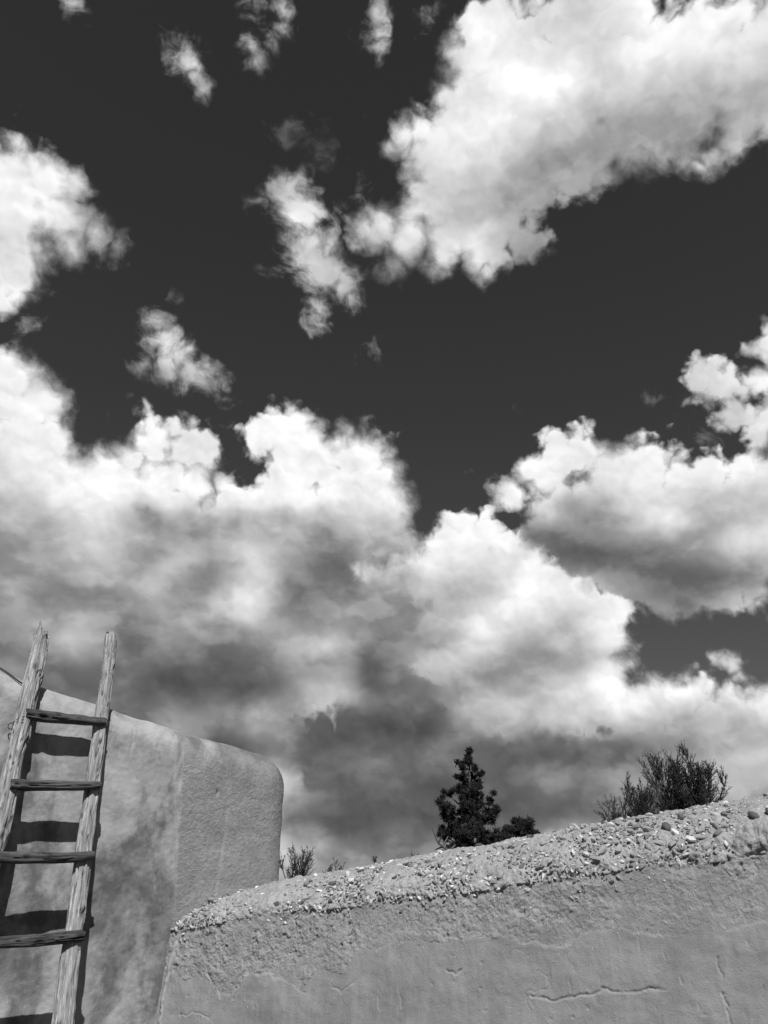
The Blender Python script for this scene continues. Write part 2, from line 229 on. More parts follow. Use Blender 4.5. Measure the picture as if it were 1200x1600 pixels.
def group_tree(name, ins, outs):
    g = bpy.data.node_groups.new(name, 'ShaderNodeTree')
    for n, k in ins:
        g.interface.new_socket(n, in_out='INPUT', socket_type=k)
    for n, k in outs:
        g.interface.new_socket(n, in_out='OUTPUT', socket_type=k)
    T = Tree(g)
    return T, T.node('NodeGroupInput').outputs, T.node('NodeGroupOutput').inputs

FL, VE, SH = 'NodeSocketFloat', 'NodeSocketVector', 'NodeSocketShader'

# one round puff added to a union of puffs (signed angular distance, degrees)
T, gi, go = group_tree('puff_union', [('p', VE), ('c', VE), ('r', FL), ('acc', FL)], [('acc', FL)])
T.put(go[0], T.math('MAXIMUM', gi[3], T.math('MULTIPLY_ADD', T.vec('DISTANCE', gi[0], gi[1]), -57.3, gi[2])))
PUFF = T.t
# one known brightness added to a weighted mean
T, gi, go = group_tree('tone_point', [('p', VE), ('c', VE), ('v', FL), ('sv', FL), ('sw', FL)], [('sv', FL), ('sw', FL)])
d = T.vec('DISTANCE', gi[0], gi[1])
w = T.math('POWER', 0.6065, T.math('MULTIPLY', d, d))            # a Gaussian
T.put(go[0], T.math('MULTIPLY_ADD', w, gi[2], gi[3]))
T.put(go[1], T.math('ADD', w, gi[4]))
TPOINT = T.t

TINY = [0.0]                            # keeps the look-ups of neighbouring regions separate

def union(T, vec, table):
    acc = -9.0
    for az, el, r in table:
        el += TINY[0]
        n = T.node('ShaderNodeGroup', node_tree=PUFF)
        T.put(n.inputs[0], vec)
        n.inputs[1].default_value = direction(az, el)
        n.inputs[2].default_value = r
        T.put(n.inputs[3], acc)
        acc = n.outputs[0]
    return acc

def tone(T, vec, table):
    av, aw = 0.7e-7, 1e-7
    for az, el, v in table:
        el += TINY[0]
        n = T.node('ShaderNodeGroup', node_tree=TPOINT)
        T.put(n.inputs[0], vec)
        n.inputs[1].default_value = [k * q for k, q in zip(TONE_AXES, direction(az, el))]
        n.inputs[2].default_value = v
        T.put(n.inputs[3], av)
        T.put(n.inputs[4], aw)
        av, aw = n.outputs[0], n.outputs[1]
    return T.math('DIVIDE', av, aw) if table else 0.8

SKY_STRENGTH = 0.05
TONE_AXES = (36.0, 42.0, 52.0)            # tones run further sideways than up and down
W = Tree(wt)
dirv = W.vec('NORMALIZE', W.node('ShaderNodeTexCoord').outputs['Generated'])
# ragged, swirling displacement of the cloud outlines
w1 = W.vec('SUBTRACT', W.noise(dirv, 14.0, 3.0, 0.55, 1), (0.5, 0.5, 0.5))
w2 = W.vec('SUBTRACT', W.noise(dirv, 55.0, 3.0, 0.5, 1), (0.5, 0.5, 0.5))
p = W.vec('ADD', dirv, W.vec('ADD', W.vec('SCALE', w1, scale=0.028), W.vec('SCALE', w2, scale=0.013)))
w3 = W.vec('SUBTRACT', W.noise(dirv, 22.0, 2.0, 0.45, 1), (0.5, 0.5, 0.5))
pt = W.vec('ADD', dirv, W.vec('ADD', W.vec('MULTIPLY', w3, (0.045, 0.045, 0.03)), W.vec('SCALE', w2, scale=0.006)))
pt = W.vec('MULTIPLY', W.vec('NORMALIZE', pt), TONE_AXES)
fine = W.math('SUBTRACT', W.noise(dirv, 60.0, 5.0, 0.52), 0.5)
WIND = (0.55, 0.0, -0.835)
along = W.vec('DOT_PRODUCT', dirv, WIND)
drawn = W.vec('SUBTRACT', dirv, W.vec('SCALE', WIND, scale=W.math('MULTIPLY', along, 0.62)))
wisp = W.math('SUBTRACT', W.noise(W.vec('ADD', drawn, W.vec('SCALE', w1, scale=0.09)), 34.0, 6.0, 0.58), 0.5)

def swell(vec):
    return W.noise(vec, 24.0, 2.0, 0.45)

puff = W.math('SUBTRACT', swell(p), 0.5)
relief = W.math('SUBTRACT', puff, W.math('SUBTRACT', swell(W.vec('ADD', p, (0.003, 0.0, 0.009))), 0.5))

def lobes(vec, scale):
    """Round cauliflower lobes: how far inside a lobe, and how far up its lit side."""
    n = W.node('ShaderNodeTexVoronoi', feature='F1', voronoi_dimensions='3D')
    W.put(n.inputs['Vector'], vec)
    n.inputs['Scale'].default_value = scale
    n.inputs['Randomness'].default_value = 0.9
    d = n.outputs['Distance']
    up = W.vec('DOT_PRODUCT', W.vec('SUBTRACT', vec, n.outputs['Position']), (0.2 * scale, 0.0, 0.9 * scale))
    return W.math('SUBTRACT', 0.45, d), W.math('MULTIPLY', up, W.step(d, 0.75, 0.25))

pl = W.vec('ADD', p, W.vec('SCALE', w2, scale=0.012))
lobe_a, lit_a = lobes(pl, 34.0)
lobe_b, lit_b = lobes(pl, 78.0)
lobe = W.math('MULTIPLY_ADD', lobe_b, 0.45, lobe_a)
relief = W.math('ADD', relief, W.math('ADD', W.math('MULTIPLY', lit_a, 0.18), W.math('MULTIPLY', lit_b, 0.12)))
bank = W.math('SUBTRACT', W.step(W.noise(W.vec('ADD', W.vec('MULTIPLY', dirv, (1.0, 1.0, 1.9)), W.vec('SCALE', w2, scale=0.02)), 15.0, 4.0, 0.5), 0.42, 0.60), 0.5)   # overlapping banks
soft = W.step(W.noise(dirv, 7.0, 2.0, 0.5), 0.42, 0.62)             # where the edges fray
frayed = W.math('ADD', W.math('MULTIPLY', fine, 1.0), W.math('MULTIPLY', wisp, 1.9))
crisp = W.math('ADD', W.math('MULTIPLY', lobe, 1.9), W.math('MULTIPLY', fine, 0.6))
edge_n = W.math('ADD', W.math('MULTIPLY_ADD', puff, 1.8, 0.2), W.mix(W.math('MULTIPLY_ADD', soft, 0.8, 0.1), crisp, frayed))

sky = W.node('ShaderNodeTexSky', sky_type='NISHITA')
sky.sun_disc = False
sky.sun_elevation = R(SUN_EL)
sky.sun_rotation = R(SUN_AZ)
sky.altitude = 2100
sky.air_density = 1.0
sky.dust_density = 0.1
sky.ozone_density = 1.0
sep = W.node('ShaderNodeSeparateColor')
wt.links.new(sky.outputs[0], sep.inputs[0])
blue = sep.outputs[0]                                             # the red filter

PORTS = [('p', VE), ('pt', VE), ('fine', FL), ('wisp', FL), ('relief', FL), ('soft', FL), ('edge', FL), ('blue', FL), ('bank', FL)]
SOURCES = [p, pt, fine, wisp, relief, soft, edge_n, blue, bank]

def lit_cloud(T, t, fine, wisp, relief, bank):
    """Lit tops and shaded undersides of the single puffs, strongest in the bright cloud; display -> radiance."""
    k = T.step(t, 0.40, 0.90, 0.45, 1.0)
    a = T.math('MULTIPLY', relief, T.math('MULTIPLY', k, 0.34))
    b = T.math('MULTIPLY', T.math('ADD', fine, wisp), T.math('MULTIPLY', k, 0.035))
    c = T.math('MULTIPLY', bank, T.math('MULTIPLY', T.step(t, 0.34, 0.5, 0.3, 1.0), T.step(t, 0.88, 0.62, 0.0, 0.09)))
    t = T.math('ADD', T.math('ADD', t, c), T.math('ADD', a, b))
    t = T.math('POWER', T.math('MINIMUM', T.math('MAXIMUM', t, 0.05), 1.02), 2.2)
    return T.math('DIVIDE', t, SKY_STRENGTH)

def sky_region(name, cum, scr, vei, mid, fro, ton, mto, fto):
    TINY[0] += 0.0005
    T, gi, go = group_tree(name, PORTS, [('sky', SH)])
    p, pt, fine, wisp, relief, soft, edge, v, bank = [gi[i] for i in range(9)]
    A = None
    if cum:
        A = T.step(T.math('ADD', union(T, p, cum), edge), -0.35, T.math('MULTIPLY_ADD', soft, 1.1, 0.8))
    if scr:
        d = T.math('ADD', union(T, p, scr), T.math('ADD', T.math('MULTIPLY', fine, 1.2), T.math('MULTIPLY', wisp, 3.4)))
        s = T.step(d, -0.6, 1.3)
        A = s if A is None else T.math('MAXIMUM', A, s)
    if vei:
        d = T.math('ADD', union(T, p, vei), T.math('ADD', T.math('MULTIPLY_ADD', fine, 3.0, -0.5), T.math('MULTIPLY', wisp, 11.0)))
        s = T.step(d, -0.2, 3.4, 0.0, 0.4)
        A = s if A is None else T.math('MAXIMUM', A, s)
    if A is not None:
        v = T.mix(T.math('POWER', A, 1.25), v, lit_cloud(T, tone(T, pt, ton), fine, wisp, relief, bank))
    for fro, fto in ((mid, mto), (fro, fto)):
        if not fro:
            continue
        A = T.step(T.math('ADD', union(T, p, fro), edge), -0.2, T.math('MULTIPLY_ADD', soft, 0.9, 0.8))
        v = T.mix(T.math('POWER', A, 1.25), v, lit_cloud(T, tone(T, pt, fto), fine, wisp, relief, bank))
    c = T.node('ShaderNodeCombineColor')
    for i in range(3):
        T.put(c.inputs[i], v)
    b = T.node('ShaderNodeBackground')
    T.put(b.inputs['Color'], c.outputs[0])
    b.inputs['Strength'].default_value = SKY_STRENGTH
    T.put(go[0], b.outputs[0])
    n = W.node('ShaderNodeGroup', node_tree=T.t)
    for i, s in enumerate(SOURCES):
        W.put(n.inputs[i], s)
    return n.outputs[0]

def both(f, a, b):
    n = W.node('ShaderNodeMixShader')
    W.put(n.inputs[0], f); W.put(n.inputs[1], a); W.put(n.inputs[2], b)
    return n.outputs[0]

xyz = W.node('ShaderNodeSeparateXYZ')
wt.links.new(dirv, xyz.inputs[0])
# the tables are long: split the sky into regions so that each looks up only its own clouds
gaz, gel = np.meshgrid(np.arange(-62, 62.1, 0.5), np.arange(-6, 66, 0.5))
gd = np.stack([np.sin(np.radians(gaz)) * np.cos(np.radians(gel)), np.cos(np.radians(gaz)) * np.cos(np.radians(gel)), np.sin(np.radians(gel))], -1).reshape(-1, 3)
AXIS = np.array(direction(0, 26.5))
COS_VIEW = 0.69
gd = gd[gd @ AXIS > COS_VIEW - 0.02]

def near(table, dirs, reach, with_r):
    out = []
    for t in table:
        d = 57.3 * np.sqrt(((dirs - np.array(direction(t[0], t[1]))) ** 2).sum(-1).min())
        if d - (t[2] if with_r else 0.0) < reach:
            out.append(t)
    return out

def split(dirs, lists, depth):
    if depth == 0:
        return sky_region('sky_region', *lists)
    axis = 0 if np.ptp(dirs[:, 0]) > np.ptp(dirs[:, 2]) else 2
    cost = np.array([direction(t[0], t[1])[axis] for t in lists[5]] or [dirs[:, axis].mean()])
    cut = float(0.5 * np.median(cost) + 0.5 * np.median(dirs[:, axis]))
    f = W.math('GREATER_THAN', xyz.outputs[axis], cut)
    sides = []
    for sel in (dirs[:, axis] <= cut + 0.01, dirs[:, axis] >= cut - 0.01):
        d = dirs[sel]
        sides.append(split(d, [near(l, d, (5.0, 5.0, 5.0, 5.0, 5.0, 7.0, 8.0, 9.0)[i], i < 5) for i, l in enumerate(lists)], depth - 1))
    return both(f, sides[0], sides[1])

in_view = split(gd, [CUMULUS, SCRAPS, VEILS, MIDDLE, FRONT, TONE, MIDDLE_TONE, FRONT_TONE], 4)
# beyond the part of the sky in view: the same kind of broken cumulus
out_n = W.math('SUBTRACT', W.noise(W.vec('MULTIPLY', dirv, (1.0, 1.0, 1.7)), 2.6, 3.0, 0.5), 0.70)
A_out = W.step(W.math('ADD', W.math('MULTIPLY', out_n, 60.0), edge_n), -0.25, 1.6)
v_out = W.mix(A_out, blue, lit_cloud(W, W.step(out_n, 0.0, 0.16, 0.92, 0.62), fine, wisp, relief, bank))
cc = W.node('ShaderNodeCombineColor')
for i in range(3):
    W.put(cc.inputs[i], v_out)
bo = W.node('ShaderNodeBackground')
W.put(bo.inputs['Color'], cc.outputs[0])
bo.inputs['Strength'].default_value = SKY_STRENGTH
sky_all = both(W.math('GREATER_THAN', W.vec('DOT_PRODUCT', dirv, direction(0, 26.5)), COS_VIEW), bo.outputs[0], in_view)
wo = W.node('ShaderNodeOutputWorld')
wt.links.new(sky_all, wo.inputs['Surface'])
world.cycles.sampling_method = 'MANUAL'
world.cycles.sample_map_resolution = 256

# ------------------------------------------------------------------ helpers
rng = np.random.default_rng(7)
random.seed(7)

def _hash(i, j, k, seed):
    h = (i * 374761393 + j * 668265263 + k * 2147483647 + seed * 1274126177) & 0xFFFFFFFF
    h = ((h ^ (h >> 13)) * 1274126177) & 0xFFFFFFFF
    return ((h ^ (h >> 16)) & 0xFFFFFF) / float(0xFFFFFF)

def vnoise(x, y, z=None, seed=0):
    """Value noise in [-1, 1] at arrays of points."""
    x = np.asarray(x, float); y = np.asarray(y, float) + 0 * x
    z = np.zeros_like(x) + 0.37 if z is None else np.asarray(z, float) + 0 * x
    i, j, k = np.floor(x).astype(np.int64), np.floor(y).astype(np.int64), np.floor(z).astype(np.int64)
    u, v, w = x - i, y - j, z - k
    u, v, w = [q * q * q * (q * (q * 6 - 15) + 10) for q in (u, v, w)]
    def c(a, b, d):
        return _hash(i + a, j + b, k + d, seed)
    x00 = c(0, 0, 0) * (1 - u) + c(1, 0, 0) * u
    x10 = c(0, 1, 0) * (1 - u) + c(1, 1, 0) * u
    x01 = c(0, 0, 1) * (1 - u) + c(1, 0, 1) * u
    x11 = c(0, 1, 1) * (1 - u) + c(1, 1, 1) * u
    return ((x00 * (1 - v) + x10 * v) * (1 - w) + (x01 * (1 - v) + x11 * v) * w) * 2 - 1

def fbm(x, y, z=None, octaves=4, rough=0.5, seed=0):
    s, a, f = 0.0, 1.0, 1.0
    for o in range(octaves):
        s = s + a * vnoise(x * f, y * f, None if z is None else z * f, seed + 17 * o)
        a *= rough; f *= 2.03
    return s

def sstep(x, a, b):
    t = np.clip((x - a) / (b - a), 0, 1)
    return t * t * (3 - 2 * t)

def mesh_object(name, verts, faces, mat, parent=None, smooth=True, attrs=None, link=True):
    """faces: (n, 3) or (n, 4) integer array, or a list of tuples."""
    verts = np.asarray(verts, np.float32).reshape(-1, 3)
    me = bpy.data.meshes.new(name)
    if isinstance(faces, np.ndarray):
        n, k = faces.shape
        me.vertices.add(len(verts))
        me.vertices.foreach_set('co', verts.ravel())
        me.loops.add(n * k)
        me.loops.foreach_set('vertex_index', faces.astype(np.int32).ravel())
        me.polygons.add(n)
        me.polygons.foreach_set('loop_start', np.arange(0, n * k, k, dtype=np.int32))
        me.update(calc_edges=True)
    else:
        me.from_pydata([tuple(v) for v in verts], [], faces)
    if smooth:
        me.polygons.foreach_set('use_smooth', np.ones(len(me.polygons), bool))
    for k, v in (attrs or {}).items():
        v = np.asarray(v, np.float32)
        if v.ndim == 1:
            me.attributes.new(k, 'FLOAT', 'POINT').data.foreach_set('value', v)
        else:
            me.attributes.new(k, 'FLOAT_VECTOR', 'POINT').data.foreach_set('vector', v.ravel())
    me.validate()
    if mat:
        me.materials.append(mat)
    o = bpy.data.objects.new(name, me)
    if link:
        col.objects.link(o)
    if parent:
        o.parent = parent
    return o

def grid_faces(nu, nv, wrap_u=False):
    i = np.arange(nu if wrap_u else nu - 1)
    j = np.arange(nv - 1)
    I, J = np.meshgrid(i, j, indexing='ij')
    I2 = (I + 1) % nu
    return np.stack([I * nv + J, I2 * nv + J, I2 * nv + J + 1, I * nv + J + 1], -1).reshape(-1, 4)

def thing(name, label, cat, loc=(0, 0, 0), group=None):
    o = bpy.data.objects.new(name, None)
    col.objects.link(o)
    o.location = loc
    o.empty_display_size = 0.1
    return tag(o, label, cat, group)

def tag(o, label, cat, group=None):
    o['label'] = label
    o['category'] = cat
    o['kind'] = 'thing'
    if group:
        o['group'] = group
    return o

def grey(v):
    return (v, v, v, 1.0)

class Mat(Tree):
    def __init__(self, name, rough=0.9, spec=0.15):
        self.m = bpy.data.materials.new(name)
        self.m.use_nodes = True
        super().__init__(self.m.node_tree)
        self.b = self.t.nodes['Principled BSDF']
        self.b.inputs['Roughness'].default_value = rough
        self.b.inputs['Specular IOR Level'].default_value = spec
    def attr(self, name, out='Fac'):
        return self.node('ShaderNodeAttribute', attribute_name=name).outputs[out]
    def obj(self):
        return self.node('ShaderNodeTexCoord').outputs['Object']
    def base(self, v):
        c = self.node('ShaderNodeCombineColor')
        for i in range(3):
            self.put(c.inputs[i], v)
        self.put(self.b.inputs['Base Color'], c.outputs[0])
    def bump(self, h, dist=0.004, strength=1.0):
        n = self.node('ShaderNodeBump')
        n.inputs['Distance'].default_value = dist
        n.inputs['Strength'].default_value = strength
        self.put(n.inputs['Height'], h)
        self.put(self.b.inputs['Normal'], n.outputs[0])

# ------------------------------------------------------------------ materials
def plaster(name, lo, hi, lo_r, hi_r, blot_scale, drips=0.18):
    """lo..hi: albedo of the smooth coat; lo_r..hi_r: of the rough, worn zone."""
    M = Mat(name, 0.95, 0.1)
    co = M.obj()
    rz = M.attr('rough_zone')
    pale = M.attr('pale')
    cs = M.vec('MULTIPLY', M.vec('ADD', co, M.vec('SCALE', M.noise(co, 2.0, 2.0, 0.5, 1), scale=0.25)), (1.0, 1.0, 0.55))
    blot = M.noise(cs, blot_scale, 8.0, 0.62)
    blot2 = M.noise(co, blot_scale * 3.1, 7.0, 0.66)
    drip = M.noise(M.vec('MULTIPLY', co, (1.0, 1.0, 0.10)), 26.0, 5.0, 0.6)
    grain = M.noise(co, 170.0, 5.0, 0.7)
    grit = M.noise(co, 55.0, 7.0, 0.72)
    k = M.math('ADD', M.math('MULTIPLY', M.step(blot, 0.43, 0.56), 0.68 - drips), M.math('ADD', M.math('MULTIPLY', M.step(blot2, 0.40, 0.60), 0.32), M.math('MULTIPLY', M.step(drip, 0.35, 0.65), drips)))
    v = M.math('MULTIPLY_ADD', k, hi - lo, lo)
    even = M.math('MULTIPLY_ADD', M.step(blot2, 0.3, 0.7), hi_r - lo_r, lo_r)
    v = M.mix(rz, v, even)
    v = M.math('MULTIPLY', v, M.math('MULTIPLY_ADD', M.math('SUBTRACT', grain, 0.5), 0.36, 1.0))
    v = M.math('MULTIPLY', v, M.math('MULTIPLY_ADD', M.math('MULTIPLY', M.math('SUBTRACT', grit, 0.5), M.math('MULTIPLY_ADD', rz, 0.9, 0.25)), 0.9, 1.0))
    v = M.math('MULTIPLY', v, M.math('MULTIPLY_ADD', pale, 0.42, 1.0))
    M.base(v)
    h = M.math('ADD', M.math('MULTIPLY', grain, 0.45), M.math('MULTIPLY', grit, M.math('MULTIPLY_ADD', rz, 2.0, 0.35)))
    M.bump(h, 0.006, 1.0)
    return M.m

mat_tall = plaster('smooth_adobe_plaster', 0.115, 0.39, 0.25, 0.31, 2.6, 0.04)
mat_low = plaster('weathered_adobe_plaster', 0.22, 0.30, 0.27, 0.38, 3.0, 0.32)

def wood(name, lo, hi, crack):
    M = Mat(name, 0.85, 0.2)
    g = M.attr('grain', 'Vector')
    a = M.noise(g, 9.0, 6.0, 0.65)
    b = M.noise(M.vec('MULTIPLY', g, (3.2, 3.2, 1.0)), 30.0, 4.0, 0.6)
    c = M.noise(M.vec('MULTIPLY', g, (1.0, 1.0, 2.5)), 5.0, 3.0, 0.5)
    v = M.math('MULTIPLY_ADD', M.step(a, 0.3, 0.72), hi - lo, lo)
    v = M.math('MULTIPLY', v, M.math('MULTIPLY_ADD', M.step(b, 0.46, 0.36), -crack, 1.0))
    v = M.math('MULTIPLY', v, M.math('MULTIPLY_ADD', M.step(c, 0.3, 0.7), 0.35, 0.8))
    v = M.math('MULTIPLY', v, M.math('MULTIPLY_ADD', M.attr('knot'), -0.75, 1.0))
    M.base(v)
    M.bump(M.math('ADD', a, b), 0.006, 0.8)
    return M.m

mat_rail = wood('weathered_grey_wood', 0.26, 0.62, 0.9)
mat_rung = wood('dark_weathered_wood', 0.05, 0.20, 0.75)

def stone_material(name, lo, hi, by_object=True):
    M = Mat(name, 0.85, 0.2)
    r = M.node('ShaderNodeObjectInfo').outputs['Random'] if by_object else M.attr('tone')
    co = M.obj()
    n = M.noise(co, 90.0, 4.0, 0.6)
    f = M.node('ShaderNodeFloatCurve')
    M.put(f.inputs['Value'], r)
    c = f.mapping.curves[0]
    c.points[0].location = (0.0, lo)
    c.points[1].location = (1.0, hi)
    for x, y in ((0.14, 0.18), (0.3, 0.28), (0.72, 0.40), (0.88, 0.58)):
        c.points.new(x, y)
    f.mapping.update()
    v = M.math('MULTIPLY', f.outputs[0], M.math('MULTIPLY_ADD', M.math('SUBTRACT', n, 0.5), 0.5, 1.0))
    M.base(v)
    M.bump(n, 0.003, 0.5)
    return M.m

mat_stone = stone_material('field_stone', 0.08, 0.76)
mat_gravel = stone_material('gravel', 0.14, 0.70, False)

def plain(name, v, rough=0.8, var=0.3, scale=20.0, spec=0.2):
    M = Mat(name, rough, spec)
    n = M.noise(M.obj(), scale, 4.0, 0.6)
    M.base(M.math('MULTIPLY', M.math('MULTIPLY_ADD', M.math('SUBTRACT', n, 0.5), 2 * var, 1.0), v))
    return M.m

mat_earth = plain('dry_earth', 0.045, 0.95, 0.35, 0.8)
mat_wire = plain('rusty_wire', 0.05, 0.6)
mat_cable = plain('black_cable', 0.03, 0.5)
mat_bark = plain('juniper_bark', 0.10, 0.9, 0.4, 30)
mat_twig = plain('dry_twigs', 0.04, 0.9, 0.4, 15)
mat_leaf = plain('juniper_foliage', 0.030, 0.8, 0.5, 9)
mat_sage = plain('sage_twigs', 0.06, 0.9, 0.4, 15)

# ------------------------------------------------------------------ plan of the place
TA = np.array([-1.674, 3.70]); TD = np.array([math.sin(R(50)), math.cos(R(50))]); TN = np.array([math.cos(R(50)), -math.sin(R(50))])
LB = np.array([-1.02, 4.24]); LD = np.array([0.909, -0.417]); LN = np.array([-0.417, -0.909])

def tw(s, g, z):
    """Point s metres along the tall wall, g metres out from its face, at height z."""
    q = TA + TD * s + TN * g
    return np.array([q[0], q[1], z])

def bank_height(x, y):
    t = x / np.maximum(y, 0.5)
    return 1.60 + 0.52 * np.clip(t, -0.3, 0.45)

# ground: one sheet to the horizon, level with a raised bank of earth behind the low wall
def spaced(dense, n):
    a = np.linspace(-dense, dense, n)
    far = np.array([1.3, 1.8, 3, 6, 14, 40, 120, 300]) * dense
    return np.concatenate([-far[::-1], a, far])

gx, gy = np.meshgrid(spaced(9, 90), spaced(9, 90) + 4.0, indexing='ij')
go_ = -((gx - LB[0]) * LN[0] + (gy - LB[1]) * LN[1])
gz = sstep(go_, 0.35, 0.6) * bank_height(gx, gy) + 0.05 * fbm(gx * 0.4, gy * 0.4, octaves=3, seed=3)
gz = gz * (1 - 0.0 * gx)
ground = mesh_object('ground', np.stack([gx, gy, gz], -1), grid_faces(*gx.shape), mat_earth)
ground['kind'] = 'structure'

# ------------------------------------------------------------------ tall adobe wall
def build_tall_wall():
    h = 0.17
    s_end = 1.335
    front = np.concatenate([np.linspace(-2.6, -0.5, 12)[:-1], np.arange(-0.5, s_end, 0.006)])
    ang = np.linspace(0, math.pi, 46)[1:-1]
    back = np.linspace(s_end, -2.6, 30)
    P, Nn, S = [], [], []
    for s in front:
        P.append(TA + TD * s); Nn.append(TN); S.append(s)
    c = TA + TD * s_end - TN * h
    for a in ang:
        n = TN * math.cos(a) + TD * math.sin(a)
        P.append(c + n * h); Nn.append(n); S.append(s_end + h * math.sin(a))
    for s in back:
        P.append(TA + TD * s - TN * 2 * h); Nn.append(-TN); S.append(s)
    P, Nn, S = np.array(P), np.array(Nn), np.array(S)
    zt = np.interp(S, [-2.6, -0.33, -0.17, 0.0, 0.30, 0.55, 0.79, 1.04, 1.25, 1.5], [2.56, 2.59, 2.597, 2.555, 2.505, 2.463, 2.432, 2.392, 2.362, 2.335])
    zt = zt + 0.006 * fbm(S * 6, S * 0, octaves=3, seed=11)
    Rr = 0.15
    low = np.linspace(-0.1, 1.0, 8)[:-1]
    frac = np.linspace(0, 1, 205)
    th = np.linspace(0, math.pi / 2, 34)[1:]
    nu = len(P)
    Z = np.concatenate([np.repeat(low[None], nu, 0), 1.0 + frac[None] * (zt[:, None] - Rr - 1.0), (zt[:, None] - Rr) + Rr * np.sin(th)[None]], 1)
    off = np.concatenate([np.zeros((nu, len(low) + len(frac))), np.repeat((h * (1 - np.cos(th)))[None], nu, 0)], 1)
    SS = np.repeat(S[:, None], Z.shape[1], 1)
    X = P[:, 0][:, None] - Nn[:, 0][:, None] * off
    Y = P[:, 1][:, None] - Nn[:, 1][:, None] * off
    sc = 0.79 + (2.385 - Z) * 0.06 + 0.006 * fbm(Z * 9, Z * 0, octaves=3, seed=21)
    right = sstep(SS, sc - 0.004, sc + 0.006)
    d = 0.010 * fbm(X * 2.2, Y * 2.2, Z * 2.2, 3, 0.5, 31) + 0.0022 * fbm(X * 14, Y * 14, Z * 14, 3, 0.5, 32)
    d += right * (0.010 * sstep(zt[:, None] - Z, 0.04, 0.22) + 0.0013 * fbm(X * 110, Y * 110, Z * 110, 3, 0.6, 33))
    d += (1 - right) * 0.0010 * fbm(X * 60, Y * 60, Z * 60, 2, 0.5, 34)
    # rain-worn runnel down the right-hand part
    sr = 1.06 + 0.02 * np.sin(Z * 7) + (2.3 - Z) * 0.03
    run = np.exp(-((SS - sr) / 0.012) ** 2) * right * sstep(2.32 - Z, 0.0, 0.1) * (0.55 + 0.45 * vnoise(Z * 12, Z * 0, seed=5))
    d -= 0.006 * run
    # a small hole in the plaster
    hole = np.exp(-(((SS - 1.02) / 0.008) ** 2 + ((Z - 2.10) / 0.014) ** 2) ** 2)
    d -= 0.012 * hole
    # hairline cracks near the top on the left-hand part
    for s0, z0, z1, sd in ((0.52, 2.37, 2.23, 1), (0.66, 2.36, 2.24, 2), (0.40, 2.36, 2.27, 3)):
        path = s0 + 0.012 * fbm(Z * 25, Z * 0, octaves=3, seed=40 + sd)
        ck = np.exp(-((SS - path) / 0.005) ** 2) * sstep(Z, z1, z1 + 0.03) * sstep(-Z, -z0 - 0.02, -z0)
        d -= 0.004 * ck
    X = X + Nn[:, 0][:, None] * d
    Y = Y + Nn[:, 1][:, None] * d
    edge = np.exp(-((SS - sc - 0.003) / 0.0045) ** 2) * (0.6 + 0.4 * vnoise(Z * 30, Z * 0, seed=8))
    top = sstep(Z, zt[:, None] - 0.17, zt[:, None] - 0.06) * 0.22  # sunlit top put into the colour: paler towards the crest
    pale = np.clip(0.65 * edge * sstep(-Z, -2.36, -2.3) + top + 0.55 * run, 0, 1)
    root = thing('adobe_wall', 'tall smooth mottled adobe wall with a rounded end, the ladder leaning on it', 'wall', (0, 0, 0))
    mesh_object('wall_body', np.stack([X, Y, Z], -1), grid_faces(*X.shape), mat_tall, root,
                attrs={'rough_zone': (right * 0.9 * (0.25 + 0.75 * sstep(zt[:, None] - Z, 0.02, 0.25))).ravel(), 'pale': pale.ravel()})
    return root

tall_wall = build_tall_wall()

# ------------------------------------------------------------------ low wall with a stone-studded coping
ZB = ([-0.6, 0.0, 0.077, 0.47, 0.806, 1.122, 1.42, 1.59, 1.836, 2.094, 2.34, 2.569, 2.683, 2.9, 4.2],
      [1.43, 1.456, 1.465, 1.522, 1.556, 1.582, 1.607, 1.623, 1.662, 1.685, 1.712, 1.724, 1.740, 1.76, 1.84])
ZC = ([-0.8, -0.35, -0.18, 0.0, 0.232, 0.469, 0.992, 1.204, 1.671, 1.987, 2.34, 2.54, 2.725, 4.2],
      [1.45, 1.51, 1.583, 1.625, 1.664, 1.698, 1.772, 1.803, 1.859, 1.915, 1.951, 1.982, 1.999, 2.08])
COAT = ([-0.6, -0.089, 0.014, 0.087, 0.175, 0.269, 0.326, 0.411, 0.441, 0.489, 0.574, 0.691, 0.741, 0.785, 0.815, 0.879, 0.956, 1.016, 1.092, 1.241, 1.413, 1.526, 1.661, 1.711, 1.916, 1.957, 2.022, 2.118, 2.233, 2.336, 2.444, 2.459, 2.526, 2.638, 2.843, 4.2],
        [0.9, 0.977, 1.181, 1.26, 1.283, 1.254, 1.211, 1.227, 1.272, 1.298, 1.289, 1.256, 1.234, 1.296, 1.337, 1.329, 1.327, 1.414, 1.402, 1.438, 1.446, 1.466, 1.464, 1.435, 1.435, 1.473, 1.502, 1.497, 1.477, 1.479, 1.522, 1.48, 1.492, 1.524, 1.526, 1.56])
